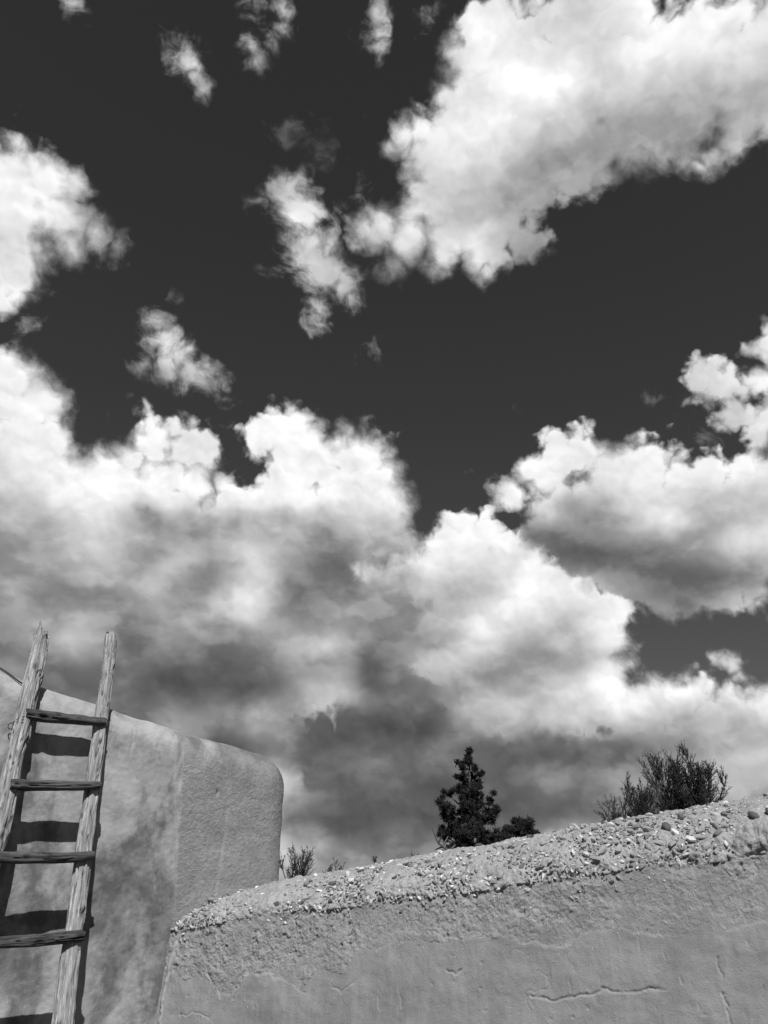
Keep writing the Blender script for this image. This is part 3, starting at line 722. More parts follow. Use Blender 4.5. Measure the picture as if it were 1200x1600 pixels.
CRACKS = [
    [(1.749, 1.263), (1.80, 1.256), (1.848, 1.257), (1.90, 1.266), (1.935, 1.277), (1.985, 1.280), (2.033, 1.297), (2.10, 1.290), (2.16, 1.293), (2.253, 1.307)],
    [(2.452, 1.419), (2.455, 1.36), (2.448, 1.301), (2.461, 1.225), (2.47, 1.16)],
    [(0.896, 1.264), (0.943, 1.242), (0.991, 1.279)],
    [(1.116, 1.235), (1.128, 1.193)],
    [(1.409, 1.336), (1.453, 1.326), (1.481, 1.34)],
    [(2.266, 1.419), (2.272, 1.403)],
    [(2.31, 1.345), (2.32, 1.327)],
    [(0.125, 1.123), (0.18, 1.137), (0.23, 1.136), (0.285, 1.119)],
    [(1.209, 1.264), (1.22, 1.208)],
    [(0.34, 1.205), (0.30, 1.24), (0.267, 1.266), (0.235, 1.29), (0.215, 1.325)],
    [(0.403, 1.20), (0.418, 1.23), (0.435, 1.259), (0.44, 1.30), (0.43, 1.347)],
]
SHOULDER = 0.62

def coping_point(s, th, lift=0.0):
    """Point and normal on the coping: th runs from 0 at its lower lip to pi/2 on the crest."""
    zb, zc = np.interp(s, *ZB), np.interp(s, *ZC)
    o = SHOULDER * (1 - math.cos(th))
    z = zb + (zc - zb) * math.sin(th)
    q = LB + LD * s - LN * o
    to, tz = SHOULDER * math.sin(th), (zc - zb) * math.cos(th)
    l = math.hypot(to, tz)
    n = np.array([LN[0] * tz / l, LN[1] * tz / l, to / l])
    return np.array([q[0], q[1], z]) + n * lift, n

def build_low_wall():
    S = np.concatenate([np.linspace(-0.55, -0.12, 12)[:-1], np.arange(-0.12, 2.86, 0.0034), np.arange(2.864, 3.6, 0.007), np.linspace(3.61, 4.2, 16)])
    zb, zc = np.interp(S, *ZB), np.interp(S, *ZC)
    zb = zb + 0.012 * fbm(S * 9, S * 0, octaves=4, rough=0.6, seed=51)
    low = np.linspace(-0.1, 0.95, 7)[:-1]
    frac = np.linspace(0, 1, 190)
    th = np.linspace(0, math.pi / 2, 120)[1:]
    nu = len(S)
    rows_low, rows_front = len(low), len(frac)
    Z = np.concatenate([np.repeat(low[None], nu, 0), 0.95 + frac[None] * (zb[:, None] - 0.95), zb[:, None] + (zc - zb)[:, None] * np.sin(th)[None],
                        np.repeat((zc - 0.01)[:, None], 1, 1), np.repeat((zc - 0.3)[:, None], 1, 1)], 1)
    O = np.concatenate([np.zeros((nu, rows_low + rows_front)), np.repeat((SHOULDER * (1 - np.cos(th)))[None], nu, 0),
                        np.full((nu, 1), 0.95), np.full((nu, 1), 1.0)], 1)
    SS = np.repeat(S[:, None], Z.shape[1], 1)
    ZBB = np.repeat(zb[:, None], Z.shape[1], 1)
    front = np.zeros_like(Z); front[:, :rows_low + rows_front] = 1.0
    O = O - front * (ZBB - Z) * math.tan(R(5))                     # battered face
    # displacement normal: face -> coping
    TH = np.zeros_like(Z); TH[:, rows_low + rows_front:rows_low + rows_front + len(th)] = th[None]; TH[:, -2:] = math.pi / 2
    to = SHOULDER * np.sin(TH); tz = np.maximum((zc - zb)[:, None] * np.cos(TH), 1e-4)
    l = np.hypot(to, tz)
    nh, nz = tz / l, to / l
    zl = np.interp(SS, *COAT) + 0.016 * fbm(SS * 16, Z * 16, octaves=5, rough=0.62, seed=52)
    e = zl - Z
    coat = sstep(e, -0.003, 0.004) * front
    thick = 0.0065 + 0.0045 * fbm(SS * 6, Z * 6, octaves=3, seed=67)
    # thinner second coat above, with a ragged edge of its own
    zl2 = zl + 0.07 + 0.045 * fbm(SS * 7, SS * 0, octaves=4, rough=0.6, seed=53)
    coat2 = sstep(zl2 - Z, -0.003, 0.004) * front * (1 - coat)
    roughness = front * (1 - coat) * (1 - 0.35 * coat2)
    d = 0.008 * fbm(SS * 2.4, Z * 2.4, octaves=3, seed=54)
    d += coat * np.maximum(thick, 0.001) + coat * 0.0011 * fbm(SS * 40, Z * 25, octaves=3, seed=55)
    d += coat2 * np.maximum(0.0025 + 0.004 * fbm(SS * 5, Z * 5, octaves=2, seed=68), 0.0)
    patch = sstep(fbm(SS * 5, Z * 5, octaves=3, seed=58), -0.35, 0.5)
    d += roughness * (0.35 + 0.65 * patch) * (0.0062 * fbm(SS * 30, Z * 30, octaves=5, rough=0.7, seed=56))
    pits = sstep(fbm(SS * 55, Z * 55, octaves=3, rough=0.6, seed=59), 0.45, 0.85)
    d -= roughness * 0.007 * pits * (0.3 + 0.7 * patch)
    # under the stones: ragged undercut, then the proud lower lip of the coping
    under = np.exp(-((ZBB - Z - 0.012) / 0.012) ** 2) * front * sstep(vnoise(SS * 20, SS * 0, seed=60), -0.5, 0.5)
    d -= 0.006 * under * (0.3 + 0.7 * patch)
    lip = np.exp(-(TH / 0.35) ** 2) * (1 - front)
    d += lip * 0.008 * fbm(SS * 22, TH * 6, octaves=4, rough=0.65, seed=61)
    cop = 1 - front
    d += cop * (0.009 * fbm(SS * 12, O * 12, Z * 12, 3, 0.55, 62) + 0.0045 * fbm(SS * 60, O * 60, Z * 60, 3, 0.6, 63))
    # hand-trowelled unevenness and crazing
    d += front * coat * (0.0035 * fbm(SS * 7, Z * 11, octaves=3, seed=81))
    craze = sstep(-np.abs(fbm(SS * 6, Z * 6, octaves=4, rough=0.55, seed=82)), -0.022, -0.004) * sstep(fbm(SS * 2.3, Z * 2.3, octaves=2, seed=83), 0.25, 0.6)
    d -= front * 0.0035 * craze
    scrape = sstep(fbm(SS * 70, Z * 9, octaves=2, seed=84), 0.75, 1.1) * coat
    d -= front * 0.002 * scrape
    # cracks and chips
    crack = np.zeros_like(Z)
    lipc = np.zeros_like(Z)
    js = 0.010 * fbm(SS * 26, Z * 26, octaves=4, rough=0.6, seed=64)
    jz = 0.008 * fbm(SS * 26, Z * 26, octaves=4, rough=0.6, seed=65)
    r0, r1 = rows_low, rows_low + rows_front
    for line, deep in zip(CRACKS, (1.0, 0.75, 0.5, 0.35, 0.9, 0.5, 0.5, 0.5, 0.4, 0.7, 0.7)):
        best = np.full((nu, rows_front), 1.0)
        below = np.zeros((nu, rows_front))
        for (a, b), (c, g) in zip(line[:-1], line[1:]):
            px, pz = SS[:, r0:r1] + js[:, r0:r1] - a, Z[:, r0:r1] + jz[:, r0:r1] - b
            vx, vz = c - a, g - b
            t = np.clip((px * vx + pz * vz) / (vx * vx + vz * vz), 0, 1)
            qx, qz = px - t * vx, pz - t * vz
            dd = np.hypot(qx, qz)
            below = np.where(dd < best, qz, below)
            best = np.minimum(best, dd)
        crack[:, r0:r1] = np.maximum(crack[:, r0:r1], deep * np.exp(-(best / 0.0026) ** 2) * (0.45 + 0.55 * sstep(vnoise(SS[:, r0:r1] * 28, Z[:, r0:r1] * 28, seed=69), -0.6, 0.2)))
        lipc[:, r0:r1] = np.maximum(lipc[:, r0:r1], np.exp(-((best - 0.007) / 0.005) ** 2) * (below < 0))
    d += front * (-0.0075 * crack + 0.0006 * lipc)
    r2 = np.random.default_rng(5)
    for k in range(70):
        cs, cz = r2.uniform(0.1, 2.75), r2.uniform(1.1, 1.5)
        w, hh = (r2.uniform(0.002, 0.004), r2.uniform(0.004, 0.012)) if k % 2 else (r2.uniform(0.003, 0.010), r2.uniform(0.0025, 0.005))
        i0, i1 = np.searchsorted(S, cs - 0.05), np.searchsorted(S, cs + 0.05)
        sub = (slice(i0, i1), slice(r0, r1))
        d[sub] -= r2.uniform(0.001, 0.005) * np.exp(-((SS[sub] - cs) / w) ** 2 - ((Z[sub] - cz) / hh) ** 2)
    # overhanging lump of mud near the right-hand edge of the view
    lump = np.exp(-(((SS - 2.675) / 0.075) ** 4 + ((TH - 0.26) / 0.20) ** 4)) * cop
    d += lump * (0.030 + 0.014 * fbm(SS * 34, TH * 9, octaves=4, rough=0.65, seed=66))
    O = O - nh * d
    Z2 = Z + nz * d
    X = LB[0] + LD[0] * SS - LN[0] * O
    Y = LB[1] + LD[1] * SS - LN[1] * O
    pale = np.clip(0.3 * np.exp(-((e - 0.004) / 0.006) ** 2) * front * sstep(vnoise(SS * 15, Z * 15, seed=70), -0.5, 0.6) + 0.15 * np.exp(-((zl2 - Z) / 0.006) ** 2) * front * (1 - coat)
                   + 0.5 * cop + 0.2 * lipc * front, 0, 1)  # coat rims and lower crack lips painted paler, as if catching light
    root = thing('stone_topped_wall', 'low cracked adobe wall with a sloping top studded with small stones', 'wall', (0, 0, 0))
    rz = np.clip(roughness * (0.5 + 0.5 * patch) + cop * 0.75, 0, 1)
    mesh_object('wall_body', np.stack([X, Y, Z2], -1), grid_faces(*X.shape), mat_low, root, attrs={'rough_zone': rz.ravel(), 'pale': pale.ravel()})
    return root

low_wall = build_low_wall()

# stones pressed into the coping
import bmesh
def pebble_mesh(name, seed, n=17, flat=0.62):
    r = np.random.default_rng(seed)
    bm = bmesh.new()
    v = r.normal(size=(n, 3)); v /= np.linalg.norm(v, axis=1)[:, None]
    v *= np.array([1.0, r.uniform(0.6, 0.9), flat * r.uniform(0.75, 1.15)])
    v *= r.uniform(0.86, 1.08, (n, 1))
    for q in v:
        bm.verts.new(q)
    g = bmesh.ops.convex_hull(bm, input=bm.verts)
    bmesh.ops.delete(bm, geom=[e for e in g['geom_interior'] if isinstance(e, bmesh.types.BMVert)], context='VERTS')
    bmesh.ops.triangulate(bm, faces=bm.faces)
    me = bpy.data.meshes.new(name)
    bm.to_mesh(me); bm.free()
    me.materials.append(mat_stone)
    return me

PEBBLES = [pebble_mesh('stone', 100 + k, 15 + (k % 4) * 2) for k in range(14)]
for k, me in enumerate(PEBBLES):
    if k % 3 == 0:
        me.polygons.foreach_set('use_smooth', np.ones(len(me.polygons), bool))

DARK_STONE = PEBBLES[3].copy()
DARK_STONE.materials.clear()
DARK_STONE.materials.append(plain('dark_field_stone', 0.10, 0.8, 0.4, 40))

from mathutils import Matrix, Vector
def stone_matrix(pos, n, size, spin, tilt, stretch):
    z = Vector(n).normalized()
    x = z.orthogonal().normalized()
    rot = Matrix((x, z.cross(x), z)).transposed().to_4x4()
    rot = rot @ Matrix.Rotation(spin, 4, 'Z') @ Matrix.Rotation(tilt, 4, 'X')
    return Matrix.Translation(Vector(pos)) @ rot @ Matrix.Diagonal((size * stretch[0], size * stretch[1], size * stretch[2], 1.0))

def scatter_stones():
    r = np.random.default_rng(23)
    placed = []
    cell = {}
    def fits(p, rad):
        key = tuple((p // 0.06).astype(int))
        for a in (-1, 0, 1):
            for b in (-1, 0, 1):
                for c in (-1, 0, 1):
                    for q, qr in cell.get((key[0] + a, key[1] + b, key[2] + c), ()):
                        if np.linalg.norm(p - q) < 0.80 * (rad + qr):
                            return False
        cell.setdefault(key, []).append((p, rad))
        return True
    # individual larger stones seen at the right
    for s, th, sz in ((2.655, 0.60, 0.030), (2.33, 0.62, 0.034), (2.36, 0.50, 0.022), (2.30, 0.36, 0.02), (2.42, 0.35, 0.021), (2.52, 0.40, 0.022), (2.72, 0.62, 0.032), (2.2, 0.75, 0.022), (2.25, 0.5, 0.02)):
        p, n = coping_point(s, th, sz * 0.25)
        fits(p, sz)
        placed.append((p, n, sz, r.uniform(0, 6.28), r.normal() * 0.15, (1.1, 0.9, 0.85)))
    tries = 0
    while len(placed) < 2950 and tries < 72000:
        tries += 1
        s = r.uniform(0.0, 3.5)
        th = abs(r.normal(0.25, 0.45)) if r.random() < 0.7 else r.uniform(0.05, 1.5)
        if th > 1.5 or (th > 0.95 and r.random() < 0.6):
            continue
        bare = vnoise(np.array([s * 4.5]), np.array([th * 2.2]), seed=77)[0]
        if bare > 0.25 and r.random() < 0.7:
            continue
        sz = float(np.clip(r.lognormal(math.log(0.0098), 0.55), 0.0045, 0.027))
        if th < 0.2:
            sz = min(sz, 0.014)
        p, n = coping_point(s, th, sz * r.uniform(-0.3, 0.40))
        if not fits(p, sz):
            continue
        placed.append((p, n, sz, r.uniform(0, 6.28), r.normal() * 0.22, (r.uniform(0.9, 1.35), r.uniform(0.75, 1.0), r.uniform(0.7, 1.1))))
    # a few smaller ones in the worn plaster just below the coping
    for k in range(170):
        s = r.uniform(0.05, 2.85)
        sz = float(np.clip(r.lognormal(math.log(0.006), 0.45), 0.003, 0.014))
        p, n = coping_point(s, 0.0, 0.0)
        dz = abs(r.normal(0, 0.035)) + 0.004
        p = p + np.array([LN[0] * dz * math.tan(R(5)), LN[1] * dz * math.tan(R(5)), -dz])
        if fits(p, sz):
            placed.append((p, n, sz, r.uniform(0, 6.28), r.normal() * 0.2, (1.1, 0.9, 0.9)))
    eye = np.array([0, 0, 1.6])
    placed.sort(key=lambda q: (-q[2] if (q[0][:2] - LB) @ LD < 2.75 else -0.2 * q[2]) / np.linalg.norm(q[0] - eye))
    first = placed[:300]
    for k, (p, n, sz, spin, tilt, st) in enumerate(first):
        o = bpy.data.objects.new('stone', PEBBLES[int(r.integers(len(PEBBLES)))])
        col.objects.link(o)
        o.parent = low_wall
        o.matrix_local = stone_matrix(p, n, sz, spin, tilt, st)
        if sz > 0.0285:
            o.data = DARK_STONE
    V, F, T = [], [], []
    base = 0
    cache = []
    for me in PEBBLES:
        co = np.zeros(len(me.vertices) * 3, np.float32); me.vertices.foreach_get('co', co)
        cache.append((co.reshape(-1, 3), np.array([tuple(f.vertices) for f in me.polygons])))
    for p, n, sz, spin, tilt, st in placed[300:]:
        co, fa = cache[int(r.integers(len(cache)))]
        m = np.array(stone_matrix(p, n, sz, spin, tilt, st))
        V.append(co @ m[:3, :3].T + m[:3, 3])
        F.append(fa + base)
        T.append(np.full(len(co), r.random()))
        base += len(co)
    g = mesh_object('gravel', np.concatenate(V), np.concatenate(F), mat_gravel, low_wall, smooth=False, attrs={'tone': np.concatenate(T)})
    g['kind'] = 'stuff'

scatter_stones()

# ------------------------------------------------------------------ tubes, logs
def tube(points, radii, sides=8):
    """Vertices and quads of a plain tube (no caps) along a polyline."""
    P = np.asarray(points, float); n = len(P)
    radii = np.broadcast_to(np.asarray(radii, float), (n,))
    t = np.gradient(P, axis=0)
    t /= np.linalg.norm(t, axis=1)[:, None] + 1e-9
    ref = np.array([0.31, 0.11, 0.94]) if abs(t[0][2]) < 0.8 else np.array([0.9, 0.3, 0.1])
    a = np.cross(t, ref); a /= np.linalg.norm(a, axis=1)[:, None] + 1e-9
    b = np.cross(t, a)
    ph = np.linspace(0, 2 * math.pi, sides, endpoint=False)
    V = P[:, None] + radii[:, None, None] * (a[:, None] * np.cos(ph)[None, :, None] + b[:, None] * np.sin(ph)[None, :, None])
    i, j = np.meshgrid(np.arange(n - 1), np.arange(sides), indexing='ij')
    j2 = (j + 1) % sides
    F = np.stack([i * sides + j, i * sides + j2, (i + 1) * sides + j2, (i + 1) * sides + j], -1).reshape(-1, 4)
    return V.reshape(-1, 3), F

def resample(P, n):
    P = np.asarray(P, float)
    l = np.concatenate([[0], np.cumsum(np.linalg.norm(np.diff(P, axis=0), axis=1))])
    u = np.linspace(0, l[-1], n)
    return np.stack([np.interp(u, l, P[:, k]) for k in range(3)], -1), u

def log_object(name, points, r0, r1, mat, parent, seed, rings=500, sides=56, groove=0.004, jag=(0.0, 0.0), knots=6, squash=(1.0, 1.0), axis=None):
    C, u = resample(points, rings)
    C = C + 0.004 * np.stack([fbm(u * 3 + 9.1 * k, u * 0, octaves=3, seed=seed + k) for k in range(3)], -1)
    L = u[-1]
    t = np.gradient(C, axis=0); t /= np.linalg.norm(t, axis=1)[:, None]
    ref = np.array(axis if axis is not None else (TN[0], TN[1], 0.0))
    a = ref[None] - t * (t @ ref)[:, None]; a /= np.linalg.norm(a, axis=1)[:, None]
    b = np.cross(t, a)
    ph = np.linspace(0, 2 * math.pi, sides, endpoint=False)
    PH, U = np.meshgrid(ph, u)
    rad = np.interp(u, [0, L], [r0, r1])[:, None] * (1 + 0.10 * fbm(U * 5, U * 0 + 3.0, octaves=3, seed=seed + 5))
    cx, cy = np.cos(PH), np.sin(PH)
    g = fbm(cx * 3.2 + 50, cy * 3.2, U * 3.0, 4, 0.6, seed + 6)
    fine_g = fbm(cx * 9 + 20, cy * 9, U * 5.0, 3, 0.55, seed + 7)
    cracks = sstep(-np.abs(fbm(cx * 2.4, cy * 2.4 + 7, U * 1.6, 3, 0.5, seed + 8)), -0.07, -0.005)
    rad = rad + groove * (0.9 * g + 0.45 * fine_g) - groove * 1.9 * cracks
    r = np.random.default_rng(seed)
    knot = np.zeros_like(U)
    for k in range(knots):
        uk, pk, sk = r.uniform(0.03, 0.97) * L, r.uniform(-1.6, 1.6), r.uniform(0.008, 0.014)
        dp = (PH - pk + math.pi) % (2 * math.pi) - math.pi
        q = np.exp(-((U - uk) / (sk * 1.5)) ** 2 - (dp * r0 / sk) ** 2)
        knot = np.maximum(knot, q)
        rad = rad + 0.006 * np.exp(-((U - uk) / (sk * 3.2)) ** 2 - (dp * r0 / (sk * 2.4)) ** 2) - 0.012 * q
    # splintered ends: every strand stops at its own length
    e0 = jag[0] * (0.5 + 0.5 * vnoise(np.cos(ph) * 1.7, np.sin(ph) * 1.7, seed=seed + 9)) + 0.15 * jag[0] * r.random(sides)
    e1 = jag[1] * (0.5 + 0.5 * vnoise(np.cos(ph) * 1.7 + 4, np.sin(ph) * 1.7, seed=seed + 10)) + 0.15 * jag[1] * r.random(sides)
    UU = np.clip(U, e0[None], L - e1[None])
    Cc = np.stack([np.interp(UU, u, C[:, k]) for k in range(3)], -1)
    taper = 1 - 0.25 * sstep(UU, L - 1.2 * max(jag[1], 1e-3), L) * (jag[1] > 0)
    V = Cc + (rad * taper)[..., None] * (a[:, None] * (cx * squash[0])[..., None] + b[:, None] * (cy * squash[1])[..., None])
    n = rings
    i, j = np.meshgrid(np.arange(n - 1), np.arange(sides), indexing='ij')
    j2 = (j + 1) % sides
    F = np.stack([i * sides + j, (i + 1) * sides + j, (i + 1) * sides + j2, i * sides + j2], -1).reshape(-1, 4)
    V = V.reshape(-1, 3)
    c0 = V[:sides].mean(0) + t[0] * (0.3 * jag[0]); c1 = V[-sides:].mean(0) - t[-1] * (0.3 * jag[1])
    V = np.concatenate([V, [c0, c1]])
    k0, k1 = n * sides, n * sides + 1
    jj = np.arange(sides); jn = (jj + 1) % sides
    caps = np.concatenate([np.stack([np.full(sides, k0), jj, jn, jn], -1), np.stack([np.full(sides, k1), (n - 1) * sides + jn, (n - 1) * sides + jj, (n - 1) * sides + jj], -1)])
    gr = np.stack([cx * 0.5, cy * 0.5, UU / 1.6], -1).reshape(-1, 3) + seed * 0.731
    gr = np.concatenate([gr, gr[:1], gr[-1:]])
    kn = np.concatenate([np.clip(knot + 0.8 * cracks, 0, 1).ravel(), [0.5, 0.5]])
    T3 = np.concatenate([F[:, [0, 1, 2]], F[:, [0, 2, 3]], caps[:, :3]])
    return mesh_object(name, V, T3, mat, parent, attrs={'grain': gr, 'knot': kn})

# bits of straw in the mud plaster of the low wall
def build_straw():
    r = np.random.default_rng(31)
    V, F, n = [], [], 0
    for k in range(420):
        s = r.uniform(0.06, 2.85)
        zb = float(np.interp(s, *ZB))
        z = zb - abs(r.normal(0, 0.16)) - 0.01 if k % 3 else r.uniform(1.05, zb)
        q = LB + LD * s + LN * ((zb - z) * math.tan(R(5)) + 0.006)
        a = r.normal(1.2, 0.5)
        l = r.uniform(0.006, 0.018)
        d = np.array([LD[0] * math.cos(a), LD[1] * math.cos(a), math.sin(a)]) * l / 2
        p = np.array([q[0], q[1], z])
        v, f = tube([p - d, p + np.array([LN[0], LN[1], 0]) * 0.003, p + d], 0.0009, 3)
        V.append(v); F.append(f + n); n += len(v)
    o = mesh_object('straw', np.concatenate(V), np.concatenate(F), plain('pale_straw', 0.55, 0.8, 0.3, 60), low_wall)
    o['kind'] = 'stuff'

build_straw()

# ------------------------------------------------------------------ ladder
ladder = thing('wooden_ladder', 'weathered pole ladder with four dark rungs in view, leaning on the tall adobe wall', 'ladder', tuple(tw(0.1, 0.69, 0.0)))
ladder_inv = Matrix.Translation(-Vector(ladder.location))
def to_ladder(o):
    o.matrix_parent_inverse = ladder_inv
    return o
def gap(z):
    return 0.03 + (2.48 - z) * 0.185
def shifted(s, z):
    return s + 0.27 * (0.05 + (2.48 - z) * 0.259 - gap(z))
left_pts = [tw(shifted(s, z), gap(z), z) for s, z in ((-0.28, -0.03), (-0.17, 1.1), (-0.128, 1.56), (-0.081, 1.95), (-0.036, 2.47), (-0.016, 2.66), (-0.012, 2.87))]
right_pts = [tw(shifted(s, z), gap(z), z) for s, z in ((0.19, -0.03), (0.252, 1.235), (0.279, 1.77), (0.322, 2.40), (0.333, 2.62), (0.344, 2.89))]
to_ladder(log_object('rail', left_pts, 0.050, 0.035, mat_rail, ladder, 301, rings=900, sides=72, groove=0.0060, jag=(0.0, 0.17), knots=30))
to_ladder(log_object('rail', right_pts, 0.045, 0.026, mat_rail, ladder, 352, rings=900, sides=72, groove=0.0054, jag=(0.0, 0.07), knots=26))
RUNGS = [((-0.062, 2.362), (0.338, 2.368)), ((-0.085, 2.046), (0.332, 2.069)), ((-0.160, 1.750), (0.325, 1.767)), ((-0.19, 1.440), (0.305, 1.459)),
         ((-0.22, 1.12), (0.29, 1.13)), ((-0.24, 0.80), (0.27, 0.81)), ((-0.27, 0.48), (0.25, 0.49)), ((-0.29, 0.18), (0.23, 0.19))]
for k, ((sa, za), (sb, zb_)) in enumerate(RUNGS):
    g = gap(0.5 * (za + zb_)) + 0.036
    a_, b_ = tw(shifted(sa, za), g, za), tw(shifted(sb, zb_), g, zb_)
    mid = 0.5 * (a_ + b_) + np.array([0, 0, -0.006])
    to_ladder(log_object('rung', [a_, 0.5 * (a_ + mid) + [0, 0, -.002], mid, 0.5 * (mid + b_) + [0, 0, -.002], b_], 0.024, 0.022, mat_rung, ladder, 400 + 13 * k, rings=200, sides=40,
                         groove=0.0042, jag=(0.012, 0.022), knots=2, squash=(1.15, 0.92)))

# wire lashing where the top rung meets the left rail
def wire_object(name, pts, rad, mat, parent=None, sides=6):
    V, F = tube(pts, rad, sides)
    return mesh_object(name, V, F, mat, parent)
zc_ = 2.335
lash = []
for k in range(90):
    a = 2 * math.pi * k / 30
    z = zc_ - 0.004 * k / 9 + 0.024 * math.sin(a + 2.2)
    s0 = shifted(np.interp(z, [1.95, 2.47], [-0.081, -0.036]), z)
    lash.append(tw(s0 + 0.0385 * math.sin(a + 0.9), gap(z) + 0.0385 * math.cos(a + 0.9), z))
to_ladder(wire_object('wire_lashing', lash, 0.0022, mat_wire, ladder))

ring_c = tw(-0.078, 0.022, 2.309)
ring = []
for k in range(25):
    a = 2 * math.pi * k / 24
    ring.append(ring_c + np.array([TD[0] * 0.011 * math.cos(a), TD[1] * 0.011 * math.cos(a), 0.014 * math.sin(a)]) + 0.006 * np.array([TN[0], TN[1], 0]) * math.cos(a))
eye = thing('eye_hook', 'small dark wire ring hooked into the wall beside the left ladder rail', 'hook', tuple(ring_c))
einv = Matrix.Translation(-Vector(eye.location))
q = wire_object('ring', ring, 0.0024, mat_wire, eye); q.matrix_parent_inverse = einv
q = wire_object('shank', [ring_c + np.array([TD[0], TD[1], 0]) * 0.010, tw(-0.064, 0.020, 2.320), tw(-0.058, 0.012, 2.345), tw(-0.056, -0.03, 2.355)], 0.0028, mat_wire, eye); q.matrix_parent_inverse = einv

cab = []
for s in np.linspace(-1.6, -0.015, 60):
    zt_ = np.interp(s, [-2.6, -0.33, -0.17, 0.0, 0.30], [2.56, 2.59, 2.597, 2.555, 2.505])
    f_ = sstep(np.array([s]), -0.2, -0.03)[0]
    th_ = math.radians(70 - 34 * f_)
    h_, R_ = 0.17, 0.15
    cab.append(tw(s, -h_ * (1 - math.cos(th_)) + 0.007 * math.cos(th_), zt_ - R_ + R_ * math.sin(th_) + 0.012 + 0.003 * math.sin(s * 23)))
tag(wire_object('cable', cab, 0.004, mat_cable, sides=8), 'thin black cable lying along the top of the tall wall behind the ladder', 'cable')

# ragged plaster seam where the low wall butts against the tall one
def ribbon(name, pts, w, th_, mat, parent, seed):
    C, u = resample(pts, 160)
    W_ = w * (0.8 + 0.55 * fbm(u * 22, u * 0, octaves=4, rough=0.65, seed=seed))
    V = []
    prof = [(-1, 0), (-0.8, 0.7), (-0.3, 1), (0.3, 0.95), (0.75, 0.6), (1, 0), (0.7, -0.8), (-0.7, -0.8)]
    for i, c in enumerate(C):
        for a_, b_ in prof:
            dd = 0.007 * vnoise(np.array([u[i] * 60 + a_]), np.array([a_ * 3.0]), seed=seed + 1)[0]
            V.append(c + np.array([TD[0], TD[1], 0]) * (a_ * W_[i] / 2) + np.array([TN[0], TN[1], 0]) * (b_ * th_ + dd))
    n, m = len(C), len(prof)
    i, j = np.meshgrid(np.arange(n - 1), np.arange(m), indexing='ij')
    j2 = (j + 1) % m
    F = np.stack([i * m + j, (i + 1) * m + j, (i + 1) * m + j2, i * m + j2], -1).reshape(-1, 4)
    return mesh_object(name, V, F, mat, parent, attrs={'rough_zone': np.full(len(V), 0.3), 'pale': np.full(len(V), 0.35)})

ribbon('plaster_seam', [tw(s, 0.028, z) for s, z in ((0.905, 1.462), (0.872, 1.41), (0.852, 1.34), (0.842, 1.27), (0.832, 1.19), (0.825, 1.08), (0.82, 0.9), (0.81, 0.3))], 0.032, 0.011, mat_low, low_wall, 71)
ribbon('plaster_flap', [tw(s, g, z) for s, g, z in ((0.845, 0.008, 1.462), (0.87, 0.022, 1.468), (0.90, 0.03, 1.482), (0.925, 0.03, 1.497))], 0.016, 0.010, mat_low, low_wall, 73)
ribbon('plaster_flap', [tw(s, g, z) for s, g, z in ((0.858, 0.010, 1.437), (0.878, 0.022, 1.445), (0.905, 0.03, 1.462), (0.92, 0.03, 1.478))], 0.016, 0.010, mat_low, low_wall, 75)

# ------------------------------------------------------------------ vegetation on the bank
class Sticks:
    """Collects many thin three-sided twigs and small leaf blades into one part."""
    def __init__(self, seed):
        self.V, self.F, self.n = [], [], 0
        self.r = np.random.default_rng(seed)
    def stick(self, P, r0, r1, sides=3):
        P = np.asarray(P, float)
        V, F = tube(P, np.linspace(r0, r1, len(P)), sides)
        self.V.append(V); self.F.append(F + self.n); self.n += len(V)
    def blade(self, p, d, l, w):
        a = np.cross(d, self.r.normal(size=3)); a /= np.linalg.norm(a) + 1e-9
        V = np.array([p - a * w * 0.3, p + a * w * 0.3, p + d * l * 0.6 + a * w * 0.5, p + d * l - a * w * 0.1])
        self.V.append(V); self.F.append(np.array([[0, 1, 2, 3]]) + self.n); self.n += 4
    def build(self, name, mat, parent, inv):
        if not self.V:
            return None
        o = mesh_object(name, np.concatenate(self.V), np.concatenate(self.F), mat, parent, smooth=False)
        o.matrix_parent_inverse = inv
        return o

def unit(v):
    return v / (np.linalg.norm(v) + 1e-9)

def bend(p, d, l, r, n=5, up=0.25, wob=0.10):
    P = [p]
    for k in range(n):
        d = unit(d + np.array([0, 0, up / n]) + r.normal(size=3) * wob)
        p = p + d * (l / n)
        P.append(p)
    return P, d

